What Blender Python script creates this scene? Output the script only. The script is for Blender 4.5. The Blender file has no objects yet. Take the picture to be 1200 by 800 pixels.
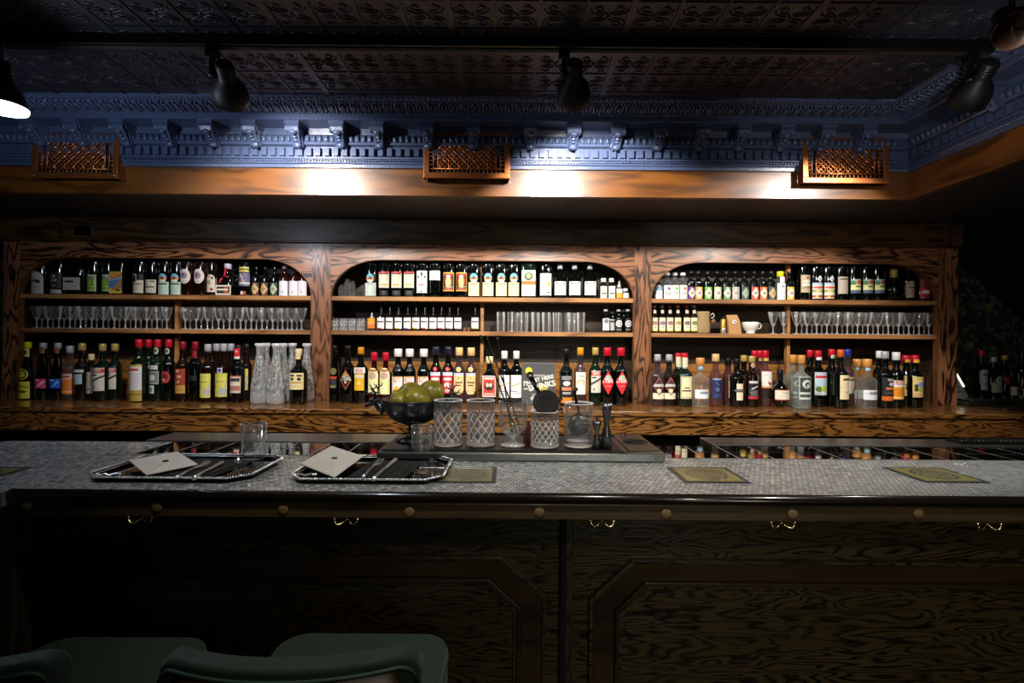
import bpy, math, random
from mathutils import Vector, Matrix
random.seed(7)
PI = math.pi
C = bpy.context.scene.collection
SC = bpy.context.scene

# ------------------------------------------------------------------ camera, world, exposure, lights
EYE = 1.45
F = 610.0
TH = math.radians(0.45)
cam_d = bpy.data.cameras.new('camera'); cam = bpy.data.objects.new('camera', cam_d); C.objects.link(cam)
cam_d.sensor_width = 36; cam_d.lens = F / 1200 * 36; cam_d.clip_start = 0.05
cam_d.shift_y = -2 / 1200
cam.matrix_world = Matrix.Translation((0, 0, EYE)) @ Matrix.Rotation(PI / 2, 4, 'X') @ Matrix.Rotation(TH, 4, 'Z')
SC.camera = cam
w = bpy.data.worlds.new('world'); SC.world = w; w.use_nodes = True
w.node_tree.nodes['Background'].inputs[0].default_value = (0.5, 0.6, 0.8, 1)
w.node_tree.nodes['Background'].inputs[1].default_value = 0.02
SC.view_settings.view_transform = 'Standard'; SC.view_settings.look = 'None'
SC.view_settings.gamma = 1; SC.view_settings.use_curve_mapping = False
SC.view_settings.exposure = 0.0
SPOT_W = 66.0
LAMP_COL = (1.0, 0.93, 0.86)

def light(name, kind, loc, aim, power, size=0.05, angle=120, blend=0.6, col=LAMP_COL, shape=None):
    d = bpy.data.lights.new(name, kind); d.energy = power; d.color = col
    if kind == 'AREA':
        d.size = size
        if shape: d.shape = 'RECTANGLE'; d.size_y = shape
    else: d.shadow_soft_size = size
    if kind == 'SPOT': d.spot_size = math.radians(angle); d.spot_blend = blend
    o = bpy.data.objects.new(name, d); C.objects.link(o)
    o.location = loc
    o.rotation_euler = (Vector(aim) - Vector(loc)).to_track_quat('-Z', 'Y').to_euler()
    return o
# unseen fill lights added to brighten the counter and bar front; no fixtures built
light('overhead_fill', 'SPOT', (0.85, 0.75, EYE + 0.85), (0.6, 1.35, EYE - 0.35), 34, 0.03, 84, 0.8)
light('overhead_fill', 'SPOT', (-0.25, 0.75, EYE + 0.85), (-0.15, 1.4, EYE - 0.3), 34, 0.03, 88, 0.8)
light('overhead_fill', 'SPOT', (0.25, -0.5, EYE + 0.8), (0.9, 1.2, EYE - 0.6), 22, 0.06, 90, 0.8, (1.0, 0.85, 0.65))
light('room_fill', 'SPOT', (0.75, -1.3, EYE - 0.15), (0.85, 1.2, EYE - 1.0), 34, 0.25, 52, 0.9, col=(1.0, 0.93, 0.72))  # low fill behind the camera, added with no lamp to cast it
light('room_fill', 'POINT', (0.3, -1.2, EYE - 0.2), (0, 1, 0), 5, 0.25, col=(0.78, 0.92, 0.85))

# ------------------------------------------------------------------ pixel -> place
def ray(px, py):
    u, v = px - 600, py - 398
    return u * math.cos(TH) + v * math.sin(TH), -u * math.sin(TH) + v * math.cos(TH)
def P(px, py, Y):
    u, v = ray(px, py)
    return Vector((u * Y / F, Y, EYE - v * Y / F))
def PZ(px, py, z):            # point on the horizontal plane eye + z
    u, v = ray(px, py)
    Y = -z * F / v
    return Vector((u * Y / F, Y, EYE + z))
K = 0.7625

# ------------------------------------------------------------------ materials
def hexc(h):
    h = h.lstrip('#'); h = h if len(h) == 6 else ''.join(c * 2 for c in h); r = [int(h[i:i + 2], 16) / 255 for i in (0, 2, 4)]
    return tuple(((c / 12.92) if c <= 0.04045 else ((c + 0.055) / 1.055) ** 2.4) for c in r)
MATS = {}
def new_mat(name):
    m = bpy.data.materials.new(name); m.use_nodes = True
    nt = m.node_tree; b = nt.nodes['Principled BSDF']
    return m, nt, b
def plain(name, col, rough=0.4, metal=0.0, coat=0.0, trans=0.0, ior=1.45, emit=None, es=1.0, bump=0.0, bscale=200, spec=0.5):
    if name in MATS: return MATS[name]
    m, nt, b = new_mat(name)
    if isinstance(col, str): col = hexc(col)
    b.inputs['Base Color'].default_value = (*col, 1)
    b.inputs['Roughness'].default_value = rough
    b.inputs['Metallic'].default_value = metal
    b.inputs['Coat Weight'].default_value = coat
    b.inputs['Coat Roughness'].default_value = 0.05
    b.inputs['Transmission Weight'].default_value = trans
    b.inputs['IOR'].default_value = ior
    b.inputs['Specular IOR Level'].default_value = spec
    if emit:
        b.inputs['Emission Color'].default_value = (*(hexc(emit) if isinstance(emit, str) else emit), 1)
        b.inputs['Emission Strength'].default_value = es
    # slight procedural wear in the roughness
    n = nt.nodes.new('ShaderNodeTexNoise'); n.inputs['Scale'].default_value = 35
    r = nt.nodes.new('ShaderNodeMapRange'); r.inputs['To Min'].default_value = max(0.0, rough * 0.8); r.inputs['To Max'].default_value = min(1, rough * 1.2)
    tc = nt.nodes.new('ShaderNodeTexCoord')
    nt.links.new(tc.outputs['Object'], n.inputs['Vector'])
    if trans < 0.5:
        nt.links.new(n.outputs['Fac'], r.inputs['Value']); nt.links.new(r.outputs['Result'], b.inputs['Roughness'])
    if bump > 0:
        n2 = nt.nodes.new('ShaderNodeTexNoise'); n2.inputs['Scale'].default_value = bscale; n2.inputs['Detail'].default_value = 3
        bp = nt.nodes.new('ShaderNodeBump'); bp.inputs['Strength'].default_value = bump; bp.inputs['Distance'].default_value = 0.002
        nt.links.new(tc.outputs['Object'], n2.inputs['Vector']); nt.links.new(n2.outputs['Fac'], bp.inputs['Height'])
        nt.links.new(bp.outputs['Normal'], b.inputs['Normal'])
    MATS[name] = m
    return m

class N:                       # tiny node builder
    def __init__(s, nt): s.nt = nt
    def n(s, t, **kw):
        x = s.nt.nodes.new(t)
        for k, v in kw.items(): setattr(x, k, v)
        return x
    def put(s, sock, v):
        if isinstance(v, (int, float)): sock.default_value = v
        elif isinstance(v, tuple): sock.default_value = v
        else: s.nt.links.new(v, sock)
    def m(s, op, a, b=0.0, c=0.0):
        x = s.n('ShaderNodeMath', operation=op)
        s.put(x.inputs[0], a); s.put(x.inputs[1], b)
        if len(x.inputs) > 2: s.put(x.inputs[2], c)
        return x.outputs[0]
    def mix(s, f, a, b):
        x = s.n('ShaderNodeMix', data_type='RGBA')
        s.put(x.inputs[0], f); s.put(x.inputs[6], a); s.put(x.inputs[7], b)
        return x.outputs[2]
    def xyz(s):
        tc = s.n('ShaderNodeTexCoord'); sp = s.n('ShaderNodeSeparateXYZ')
        s.nt.links.new(tc.outputs['Object'], sp.inputs[0]); return tc.outputs['Object'], sp.outputs
    def comb(s, a, b, c=0.0):
        x = s.n('ShaderNodeCombineXYZ'); s.put(x.inputs[0], a); s.put(x.inputs[1], b); s.put(x.inputs[2], c); return x.outputs[0]
    def noise(s, vec, scale, detail=2.0, rough=0.5, dist=0.0):
        x = s.n('ShaderNodeTexNoise'); s.nt.links.new(vec, x.inputs['Vector'])
        x.inputs['Scale'].default_value = scale; x.inputs['Detail'].default_value = detail
        x.inputs['Roughness'].default_value = rough; x.inputs['Distortion'].default_value = dist
        return x.outputs['Fac']
    def ramp(s, f, stops):
        x = s.n('ShaderNodeValToRGB'); e = x.color_ramp.elements
        while len(e) < len(stops): e.new(0.5)
        for i, (p, c) in enumerate(stops):
            e[i].position = p; e[i].color = (*(hexc(c) if isinstance(c, str) else c), 1)
        s.put(x.inputs[0], f); return x.outputs[0]
    def bump(s, h, st=0.5, d=0.002):
        x = s.n('ShaderNodeBump'); x.inputs['Strength'].default_value = st; x.inputs['Distance'].default_value = d
        s.put(x.inputs['Height'], h); return x.outputs['Normal']

def wood(name, dark, mid, lite, axis='X', figure=1.0, bands=9.0, rough=0.35, coat=0.3, pore=0.6, seed=0.0, contrast=0.9):
    if name in MATS: return MATS[name]
    m, nt, b = new_mat(name); q = N(nt)
    vec, o = q.xyz()
    mp = q.n('ShaderNodeMapping'); nt.links.new(vec, mp.inputs['Vector'])
    long_, short = 1.5 * figure, 9.0 * figure
    sc = {'X': (long_, short, short), 'Z': (short, short, long_), 'Y': (short, long_, short)}[axis]
    mp.inputs['Scale'].default_value = sc; mp.inputs['Location'].default_value = (seed, seed * 1.7, seed * 0.6)
    n1 = q.noise(mp.outputs[0], 1.0, 2.5, 0.5, 0.3)
    fr = q.m('MULTIPLY', q.m('PINGPONG', q.m('MULTIPLY', n1, bands), 0.5), 2.0)
    mp2 = q.n('ShaderNodeMapping'); nt.links.new(vec, mp2.inputs['Vector'])
    s2 = {'X': (16, 420, 420), 'Z': (420, 420, 16), 'Y': (420, 16, 420)}[axis]
    mp2.inputs['Scale'].default_value = s2
    n2 = q.noise(mp2.outputs[0], 1.0, 2.0, 0.65)
    n3 = q.noise(mp.outputs[0], 0.7, 2.0)
    line = q.m('SUBTRACT', 1.0, q.m('SMOOTH_MIN', q.m('MULTIPLY', fr, 1.6), 1.0, 0.3))      # 1 on the grain line
    line = q.m('MULTIPLY', line, q.m('ADD', 0.35, q.m('MULTIPLY', n3, contrast)))
    pr_ = q.m('MULTIPLY', q.m('GREATER_THAN', n2, 0.56), pore * 0.55)
    base = q.mix(q.m('ADD', q.m('MULTIPLY', q.m('SUBTRACT', n2, 0.5), 1.4), q.m('MULTIPLY', n3, 1.0)), (*hexc(mid), 1), (*hexc(lite), 1))
    col = q.mix(q.m('MINIMUM', q.m('ADD', line, pr_), 1.0), base, (*hexc(dark), 1))
    nt.links.new(col, b.inputs['Base Color'])
    b.inputs['Roughness'].default_value = rough; b.inputs['Coat Weight'].default_value = coat; b.inputs['Coat Roughness'].default_value = 0.2
    nt.links.new(q.bump(q.m('ADD', n2, fr), 0.25, 0.001), b.inputs['Normal'])
    MATS[name] = m
    return m

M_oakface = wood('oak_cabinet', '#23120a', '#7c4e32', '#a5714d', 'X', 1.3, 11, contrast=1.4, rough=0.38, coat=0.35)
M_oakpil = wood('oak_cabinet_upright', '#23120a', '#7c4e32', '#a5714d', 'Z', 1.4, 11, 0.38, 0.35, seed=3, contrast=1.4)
M_shelf = wood('oak_shelf', '#6b4422', '#a87442', '#c08c58', 'X', 0.8, 4, 0.45, 0.1)
M_back = wood('oak_back_panel', '#100b05', '#2b1e10', '#3c2a16', 'X', 0.9, 8, 0.5, 0.1, seed=8)
M_ledge = wood('oak_ledge', '#1c0f06', '#744a21', '#9c6b36', 'X', 1.8, 12, 0.25, 0.5, seed=5, contrast=1.3, pore=.8)
M_beam = wood('oak_beam', '#301a06', '#56300a', '#6e410f', 'X', 1.0, 5, 0.38, 0.35, pore=0.4, seed=2)
M_beamY = wood('oak_beam_side', '#301a06', '#56300a', '#6e410f', 'Y', 1.0, 5, 0.38, 0.35, pore=0.4, seed=2)
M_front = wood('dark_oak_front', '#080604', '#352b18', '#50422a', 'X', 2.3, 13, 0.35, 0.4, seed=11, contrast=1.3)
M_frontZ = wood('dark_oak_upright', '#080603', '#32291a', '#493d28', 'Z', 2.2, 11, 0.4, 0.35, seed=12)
M_frame = wood('dark_oak_frame', '#130e07', '#302412', '#40321c', 'X', 0.8, 3, 0.3, 0.5, pore=0.3, seed=1)
M_fascia = wood('dark_oak_fascia', '#14100a', '#3a2e1b', '#50402a', 'X', 0.8, 4, 0.35, 0.4, seed=4)
M_header = wood('dark_oak_header', '#140d07', '#402a12', '#5c3e1d', 'X', 0.9, 7, 0.45, 0.2, seed=6)
M_floor = wood('floor_boards', '#140c07', '#2c1b0f', '#3a2616', 'Y', 0.7, 6, 0.5, 0.1, seed=9)

M_blue = plain('slate_blue_paint', '#3a4662', 0.3, coat=0.3, bump=0.35, bscale=160)
M_black = plain('black_metal', '#0a0a0a', 0.35, 0.3)
M_blackpl = plain('black_enamel', '#060606', 0.18, coat=0.5)
M_steel = plain('brushed_steel', '#8b8f90', 0.3, 1.0)
M_silver = plain('polished_silver', '#ececf0', 0.3, 1.0)
M_brassy = plain('worn_brass_hook', '#d9c58d', 0.25, 1.0)
M_copper = plain('copper_grille_metal', '#b06a3c', 0.35, 0.85, bump=0.4, bscale=300)
M_dark = plain('dark_void', '#050505', 0.9)
M_plug = plain('worn_wood_plug', '#6e5c3c', 0.5)
M_plugd = plain('dark_wood_plug', '#120b06', 0.4)
M_glass = plain('clear_glass', (0.97, 0.98, 0.98), 0.0, trans=1.0, ior=1.45)
M_crystal = plain('cut_crystal', (0.98, 0.98, 0.99), 0.0, trans=1.0, ior=1.5)
def thin_glass(name, tint=(.95, .96, .96), glint=0.0, edge=2.2, base=.05, gl=(1, 1, 1)):  # white diffuse share painted in so clear glass sparkles
    m = bpy.data.materials.new(name); m.use_nodes = True; nt = m.node_tree; nt.nodes.clear(); q = N(nt)
    out = q.n('ShaderNodeOutputMaterial'); tr = q.n('ShaderNodeBsdfTransparent'); g = q.n('ShaderNodeBsdfGlossy'); df = q.n('ShaderNodeBsdfDiffuse')
    tr.inputs[0].default_value = (*tint, 1); g.inputs['Roughness'].default_value = .04; g.inputs['Color'].default_value = (*gl, 1); df.inputs[0].default_value = (.85, .87, .88, 1)
    lw = q.n('ShaderNodeLayerWeight'); lw.inputs['Blend'].default_value = .5
    f = q.m('ADD', base, q.m('MULTIPLY', q.m('POWER', lw.outputs['Facing'], edge), .75))
    mx = q.n('ShaderNodeMixShader'); nt.links.new(f, mx.inputs[0]); nt.links.new(tr.outputs[0], mx.inputs[1]); nt.links.new(g.outputs[0], mx.inputs[2])
    fr = q.m('ADD', glint, q.m('MULTIPLY', q.m('POWER', lw.outputs['Facing'], edge), glint * 2.0))
    m2 = q.n('ShaderNodeMixShader'); nt.links.new(fr, m2.inputs[0]); nt.links.new(mx.outputs[0], m2.inputs[1]); nt.links.new(df.outputs[0], m2.inputs[2])
    nt.links.new(m2.outputs[0], out.inputs[0]); MATS[name] = m; return m
M_glass = thin_glass('clear_glass_wall', glint=.018, edge=2.2)
M_solidglass = thin_glass('solid_glass', glint=.20, edge=1.2, base=.2)
M_cut_glint = thin_glass('cut_glint_white', glint=.50, base=.25)  # diffuse white standing in for glints on cuts, rims and specks
M_crystal = thin_glass('cut_crystal_wall', glint=.02, edge=2.0, base=.06, tint=(.86, .86, .87))
M_textured = thin_glass('textured_glass_wall', glint=.035, edge=1.8, base=.08, tint=(.9, .92, .93))
M_frost_old = plain('ribbed_clear_glass', (0.93, 0.96, 0.97), 0.08, trans=1.0, ior=1.4)
M_velvet = plain('green_velvet', '#15291b', 0.75, bump=0.3, bscale=400)
M_velvet.node_tree.nodes['Principled BSDF'].inputs['Sheen Weight'].default_value = 0.12
M_paper = plain('cream_card', '#c9c5ba', 0.7)
M_white = plain('white_ceramic', '#e8e6e0', 0.2, coat=0.4)
M_black_cloth = plain('black_napkin', '#0b120d', 0.9, bump=0.4, bscale=700)
M_plaster = plain('dark_plaster', '#0c0f0c', 0.7)
M_darkwall = plain('dark_green_wall', '#0a120c', 0.8)

# bottle glass
GL = {
 'blk': plain('near_black_bottle_glass', '#050806', 0.06, coat=0.6),
 'grn': plain('dark_green_bottle_glass', '#06160b', 0.05, coat=0.6),
 'brn': plain('dark_brown_bottle_glass', '#160905', 0.05, coat=0.6),
 'red': plain('dark_red_bottle_glass', '#260606', 0.05, coat=0.6),
 'amb': thin_glass('amber_bottle_glass', (.62, .30, .10), .03),
 'ros': thin_glass('rosy_bottle_glass', (.42, .13, .08), .02),
 'clr': thin_glass('clear_bottle_glass', (.90, .93, .92), .04),
 'yel': plain('yellow_bottle_sleeve', '#a89b2c', 0.35, coat=0.3),
 'gcl': thin_glass('pale_green_bottle_glass', (.80, .92, .84), .10),
}
CAPC = {'red': '#b3132a', 'gold': '#b39a55', 'white': '#d9d9d6', 'silver': '#a9abb0', 'black': '#0b0b0d', 'cork': '#d6b47a',
        'orange': '#c2541c', 'yellow': '#d9cf1e', 'blue': '#1d2f8a', 'navy': '#14192b', 'pink': '#c77a77', 'mauve': '#a58ba5',
        'green': '#5f8f4b', 'dkred': '#7c1220', 'cream': '#e3d3a4', 'amber': '#d08a1c', 'wood': '#c98b45', 'lilac': '#b9b6c4'}
def capmat(c): return plain('cap_' + c, CAPC[c], 0.3, 0.15 if c in ('gold', 'silver') else 0.0, coat=0.2)
# printed paper: the ink is a face colour attribute of the label
def printed():
    m, nt, b = new_mat('printed_label')
    a = nt.nodes.new('ShaderNodeAttribute'); a.attribute_name = 'ink'
    nt.links.new(a.outputs['Color'], b.inputs['Base Color']); b.inputs['Roughness'].default_value = 0.55
    q = N(nt); vec, o = q.xyz(); nt.links.new(q.bump(q.noise(vec, 900, 2), 0.1, 0.0003), b.inputs['Normal'])
    return m
M_print = printed()

# mosaic counter tile
def mosaic():
    m, nt, b = new_mat('pearl_mosaic_tile'); q = N(nt); vec, o = q.xyz()
    s = 0.0125
    X = q.m('DIVIDE', o[0], s); row = q.m('FLOOR', q.m('DIVIDE', o[1], s))
    X = q.m('ADD', X, q.m('MULTIPLY', q.m('MODULO', row, 2.0), 0.5))
    Yv = q.m('DIVIDE', o[1], s)
    cx = q.m('FLOOR', X); fx = q.m('ABSOLUTE', q.m('SUBTRACT', q.m('FRACT', X), 0.5)); fy = q.m('ABSOLUTE', q.m('SUBTRACT', q.m('FRACT', Yv), 0.5))
    edge = q.m('MAXIMUM', fx, fy)
    rr = q.m('SQRT', q.m('ADD', q.m('POWER', fx, 2.0), q.m('POWER', fy, 2.0)))
    edge = q.m('MAXIMUM', edge, q.m('MULTIPLY', rr, 0.84))
    tile = q.m('LESS_THAN', edge, 0.43)
    wn = q.n('ShaderNodeTexWhiteNoise'); nt.links.new(q.comb(cx, row), wn.inputs['Vector'])
    col = q.mix(wn.outputs['Value'], (*hexc('#8b908f'), 1), (*hexc('#b2b6b5'), 1))
    col = q.mix(tile, (*hexc('#3a3b3c'), 1), col)
    nt.links.new(col, b.inputs['Base Color'])
    nt.links.new(q.m('SUBTRACT', 0.75, q.m('MULTIPLY', tile, 0.66)), b.inputs['Roughness'])
    geo = q.n('ShaderNodeNewGeometry')
    v1 = q.n('ShaderNodeVectorMath', operation='SUBTRACT'); nt.links.new(wn.outputs['Color'], v1.inputs[0]); v1.inputs[1].default_value = (0.5, 0.5, 0.5)
    v2 = q.n('ShaderNodeVectorMath', operation='SCALE'); nt.links.new(v1.outputs[0], v2.inputs[0]); v2.inputs['Scale'].default_value = 0.17
    v3 = q.n('ShaderNodeVectorMath', operation='ADD'); nt.links.new(geo.outputs['Normal'], v3.inputs[0]); nt.links.new(v2.outputs[0], v3.inputs[1])
    v4 = q.n('ShaderNodeVectorMath', operation='NORMALIZE'); nt.links.new(v3.outputs[0], v4.inputs[0])
    bp = q.n('ShaderNodeBump'); bp.inputs['Strength'].default_value = 0.6; bp.inputs['Distance'].default_value = 0.001
    nt.links.new(q.m('SUBTRACT', 1.0, q.m('POWER', q.m('MULTIPLY', edge, 2.0), 4.0)), bp.inputs['Height']); nt.links.new(v4.outputs[0], bp.inputs['Normal'])
    nt.links.new(bp.outputs[0], b.inputs['Normal'])
    b.inputs['Coat Weight'].default_value = 0.6; b.inputs['Coat Roughness'].default_value = 0.1; nt.links.new(v4.outputs[0], b.inputs['Coat Normal'])
    return m
M_mosaic = mosaic()

# pressed tin ceiling
def tin(name, col, rough, s=0.125, depth=0.004):
    m, nt, b = new_mat(name); q = N(nt); vec, o = q.xyz()
    ax = q.m('SUBTRACT', q.m('FRACT', q.m('DIVIDE', q.m('ADD', o[0], 10.03), s)), 0.5)
    ay = q.m('SUBTRACT', q.m('FRACT', q.m('DIVIDE', q.m('ADD', o[1], 10.05), s)), 0.5)
    mx = q.m('MAXIMUM', q.m('ABSOLUTE', ax), q.m('ABSOLUTE', ay))
    rib = q.m('GREATER_THAN', mx, 0.455)
    r = q.m('SQRT', q.m('ADD', q.m('POWER', ax, 2.0), q.m('POWER', ay, 2.0)))
    th = q.m('ARCTAN2', ay, ax)
    petals = q.m('MULTIPLY', q.m('COSINE', q.m('MULTIPLY', th, 4.0)), 0.13)
    ring = q.m('COSINE', q.m('MULTIPLY', q.m('SUBTRACT', r, petals), 42.0))
    ring = q.m('MULTIPLY', q.m('GREATER_THAN', ring, 0.2), 0.45)
    leaf = q.m('MULTIPLY', q.m('GREATER_THAN', q.m('SINE', q.m('ADD', q.m('MULTIPLY', th, 8.0), q.m('MULTIPLY', r, 26.0))), 0.5), 0.3)
    # wide rib every fourth tile
    bx = q.m('ABSOLUTE', q.m('SUBTRACT', q.m('FRACT', q.m('DIVIDE', q.m('ADD', o[0], 10.03), s * 4)), 0.5))
    big = q.m('GREATER_THAN', bx, 0.485)
    h = q.m('ADD', q.m('MAXIMUM', q.m('MAXIMUM', rib, ring), leaf), big)
    n = q.noise(vec, 25, 3)
    h2 = q.m('ADD', h, q.m('MULTIPLY', n, 0.25))
    nt.links.new(q.bump(h2, 0.9, depth), b.inputs['Normal'])
    b.inputs['Base Color'].default_value = (*hexc(col), 1); b.inputs['Roughness'].default_value = rough
    b.inputs['Specular IOR Level'].default_value = 0.35
    return m
M_tin = tin('pressed_tin_ceiling', '#1c1d26', 0.42)
M_tin2 = tin('pressed_tin_soffit', '#2a2b2b', 0.45)

def wallpaper():
    m, nt, b = new_mat('floral_wallpaper'); q = N(nt); vec, o = q.xyz()
    mp = q.n('ShaderNodeMapping'); nt.links.new(vec, mp.inputs['Vector']); mp.inputs['Scale'].default_value = (1, 0.02, 1)
    dn = q.n('ShaderNodeTexNoise'); dn.inputs['Scale'].default_value = 9; nt.links.new(mp.outputs[0], dn.inputs['Vector'])
    va = q.n('ShaderNodeVectorMath', operation='MULTIPLY_ADD'); nt.links.new(dn.outputs['Color'], va.inputs[0]); va.inputs[1].default_value = (0.11, 0.0, 0.11); nt.links.new(mp.outputs[0], va.inputs[2])
    v = q.n('ShaderNodeTexVoronoi'); v.inputs['Scale'].default_value = 26; nt.links.new(va.outputs[0], v.inputs['Vector'])
    leaf = q.m('LESS_THAN', v.outputs['Distance'], 0.42)
    v2 = q.n('ShaderNodeTexVoronoi'); v2.inputs['Scale'].default_value = 8.5; nt.links.new(mp.outputs[0], v2.inputs['Vector'])
    berry = q.m('LESS_THAN', v2.outputs['Distance'], 0.24)
    c = q.mix(leaf, (*hexc('#1a1e1b'), 1), (*hexc('#474c46'), 1))
    c = q.mix(berry, c, (*hexc('#5f5b3e'), 1))
    nt.links.new(c, b.inputs['Base Color']); b.inputs['Roughness'].default_value = 0.7
    return m
M_wallpaper = wallpaper()
M_mirror = plain('black_mirror_tile', '#020303', 0.02, coat=1.0, spec=1.0)
M_grout = plain('pale_grout', '#8d8a85', 0.35, 0.4)

# ------------------------------------------------------------------ mesh builder
class MB:
    def __init__(s): s.v = []; s.f = []; s.sm = []; s.mi = []
    def add(s, vs, fs, smooth=False, mi=0, M=None):
        n = len(s.v)
        s.v += [tuple(M @ Vector(p)) if M else tuple(p) for p in vs]
        s.f += [tuple(i + n for i in f) for f in fs]
        s.sm += [smooth] * len(fs); s.mi += [mi] * len(fs)
        return s
    def box(s, x0, x1, y0, y1, z0, z1, M=None, mi=0):
        vs = [(x, y, z) for z in (z0, z1) for y in (y0, y1) for x in (x0, x1)]
        return s.add(vs, [(0, 2, 3, 1), (4, 5, 7, 6), (0, 1, 5, 4), (2, 6, 7, 3), (0, 4, 6, 2), (1, 3, 7, 5)], False, mi, M)
    def lathe(s, prof, n=24, M=None, mod=None, close=True, power=None, mi=0, smooth=True):
        vs = []
        for (r, z) in prof:
            for i in range(n):
                a = 2 * PI * i / n; rr = r
                if mod: rr = mod(r, a, z)
                c, sn = math.cos(a), math.sin(a)
                if power and r > power[1]:
                    e = power[0]; k = 1 / (abs(c) ** e + abs(sn) ** e) ** (1 / e)
                    vs.append((rr * k * c, rr * k * sn, z))
                else: vs.append((rr * c, rr * sn, z))
        fs = [(j * n + i, j * n + (i + 1) % n, (j + 1) * n + (i + 1) % n, (j + 1) * n + i) for j in range(len(prof) - 1) for i in range(n)]
        if close:
            if prof[0][0] > 1e-5: fs.append(tuple(range(n))[::-1])
            if prof[-1][0] > 1e-5: fs.append(tuple((len(prof) - 1) * n + i for i in range(n)))
        return s.add(vs, fs, smooth, mi, M)
    def prism(s, poly, y0, y1, M=None, mi=0):   # poly in (x,z), extruded in y
        n = len(poly)
        vs = [(x, y0, z) for x, z in poly] + [(x, y1, z) for x, z in poly]
        fs = [tuple(range(n)), tuple(range(n, 2 * n))[::-1]] + [(i, n + i, n + (i + 1) % n, (i + 1) % n) for i in range(n)]
        return s.add(vs, fs, False, mi, M)
    def flat(s, poly, z0, z1, M=None, mi=0):    # poly in (x,y), extruded in z
        n = len(poly)
        vs = [(x, y, z0) for x, y in poly] + [(x, y, z1) for x, y in poly]
        fs = [tuple(range(n))[::-1], tuple(range(n, 2 * n))] + [(i, (i + 1) % n, n + (i + 1) % n, n + i) for i in range(n)]
        return s.add(vs, fs, False, mi, M)
    def tube(s, pts, r, n=8, M=None, closed=False, mi=0, taper=None):
        pts = [Vector(p) for p in pts]; m = len(pts); vs = []
        up = Vector((0, 0, 1)); prev = None
        for i, p in enumerate(pts):
            if closed: t = pts[(i + 1) % m] - pts[i - 1]
            else: t = pts[min(i + 1, m - 1)] - pts[max(i - 1, 0)]
            t.normalize()
            if prev is None:
                a = t.cross(up) if abs(t.dot(up)) < 0.95 else t.cross(Vector((1, 0, 0)))
            else: a = prev - t * prev.dot(t)
            a.normalize(); prev = a; b = t.cross(a)
            rr = r if not taper else r * taper[i]
            for k in range(n):
                an = 2 * PI * k / n; vs.append(p + a * math.cos(an) * rr + b * math.sin(an) * rr)
        seg = m if closed else m - 1
        fs = [(j * n + i, j * n + (i + 1) % n, ((j + 1) % m) * n + (i + 1) % n, ((j + 1) % m) * n + i) for j in range(seg) for i in range(n)]
        if not closed: fs += [tuple(range(n))[::-1], tuple((m - 1) * n + i for i in range(n))]
        return s.add(vs, fs, True, mi, M)
    def ball(s, c, rx, ry=None, rz=None, n=16, m=10, M=None, mi=0, fn=None):
        ry = ry or rx; rz = rz or rx; vs = []; c = Vector(c)
        for j in range(m + 1):
            t = PI * j / m
            for i in range(n):
                a = 2 * PI * i / n
                p = Vector((math.sin(t) * math.cos(a), math.sin(t) * math.sin(a), math.cos(t)))
                k = fn(p) if fn else 1
                vs.append((c.x + p.x * rx * k, c.y + p.y * ry * k, c.z + p.z * rz * k))
        fs = [(j * n + i, (j + 1) * n + i, (j + 1) * n + (i + 1) % n, j * n + (i + 1) % n) for j in range(m) for i in range(n)]
        return s.add(vs, fs, True, mi, M)
    def mesh(s, name, mats):
        me = bpy.data.meshes.new(name); me.from_pydata(s.v, [], s.f)
        me.polygons.foreach_set('use_smooth', s.sm); me.polygons.foreach_set('material_index', s.mi)
        for m in (mats if isinstance(mats, (list, tuple)) else [mats]): me.materials.append(m)
        me.update(); return me
    def build(s, name, mats, parent=None, bevel=0, loc=None):
        o = bpy.data.objects.new(name, s.mesh(name, mats)); C.objects.link(o)
        if parent: o.parent = parent
        if loc: o.location = loc
        if bevel:
            b = o.modifiers.new('bevel', 'BEVEL'); b.width = bevel; b.segments = 2; b.limit_method = 'ANGLE'; b.angle_limit = 0.7
        return o
def tag(o, label=None, cat=None, group=None, kind=None):
    if label: o['label'] = label
    if cat: o['category'] = cat
    if group: o['group'] = group
    if kind: o['kind'] = kind
    return o
def thing(name, label, cat, loc=(0, 0, 0), rz=0, group=None):
    o = bpy.data.objects.new(name, None); C.objects.link(o); o.empty_display_size = 0.05
    o.location = loc; o.rotation_euler = (0, 0, rz)
    return tag(o, label, cat, group)
def struct(name, mb, mat, bevel=0):
    return tag(mb.build(name, mat, bevel=bevel), kind='structure')
def child(name, mesh, parent, loc=None, rot=None):
    o = bpy.data.objects.new(name, mesh); C.objects.link(o); o.parent = parent
    if loc: o.location = loc
    if rot: o.rotation_euler = rot
    return o
def orient(a, b):   # matrix taking local +Z to direction b-a, origin at a
    a, b = Vector(a), Vector(b)
    return Matrix.Translation(a) @ (b - a).to_track_quat('Z', 'Y').to_matrix().to_4x4()
E = EYE
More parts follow.
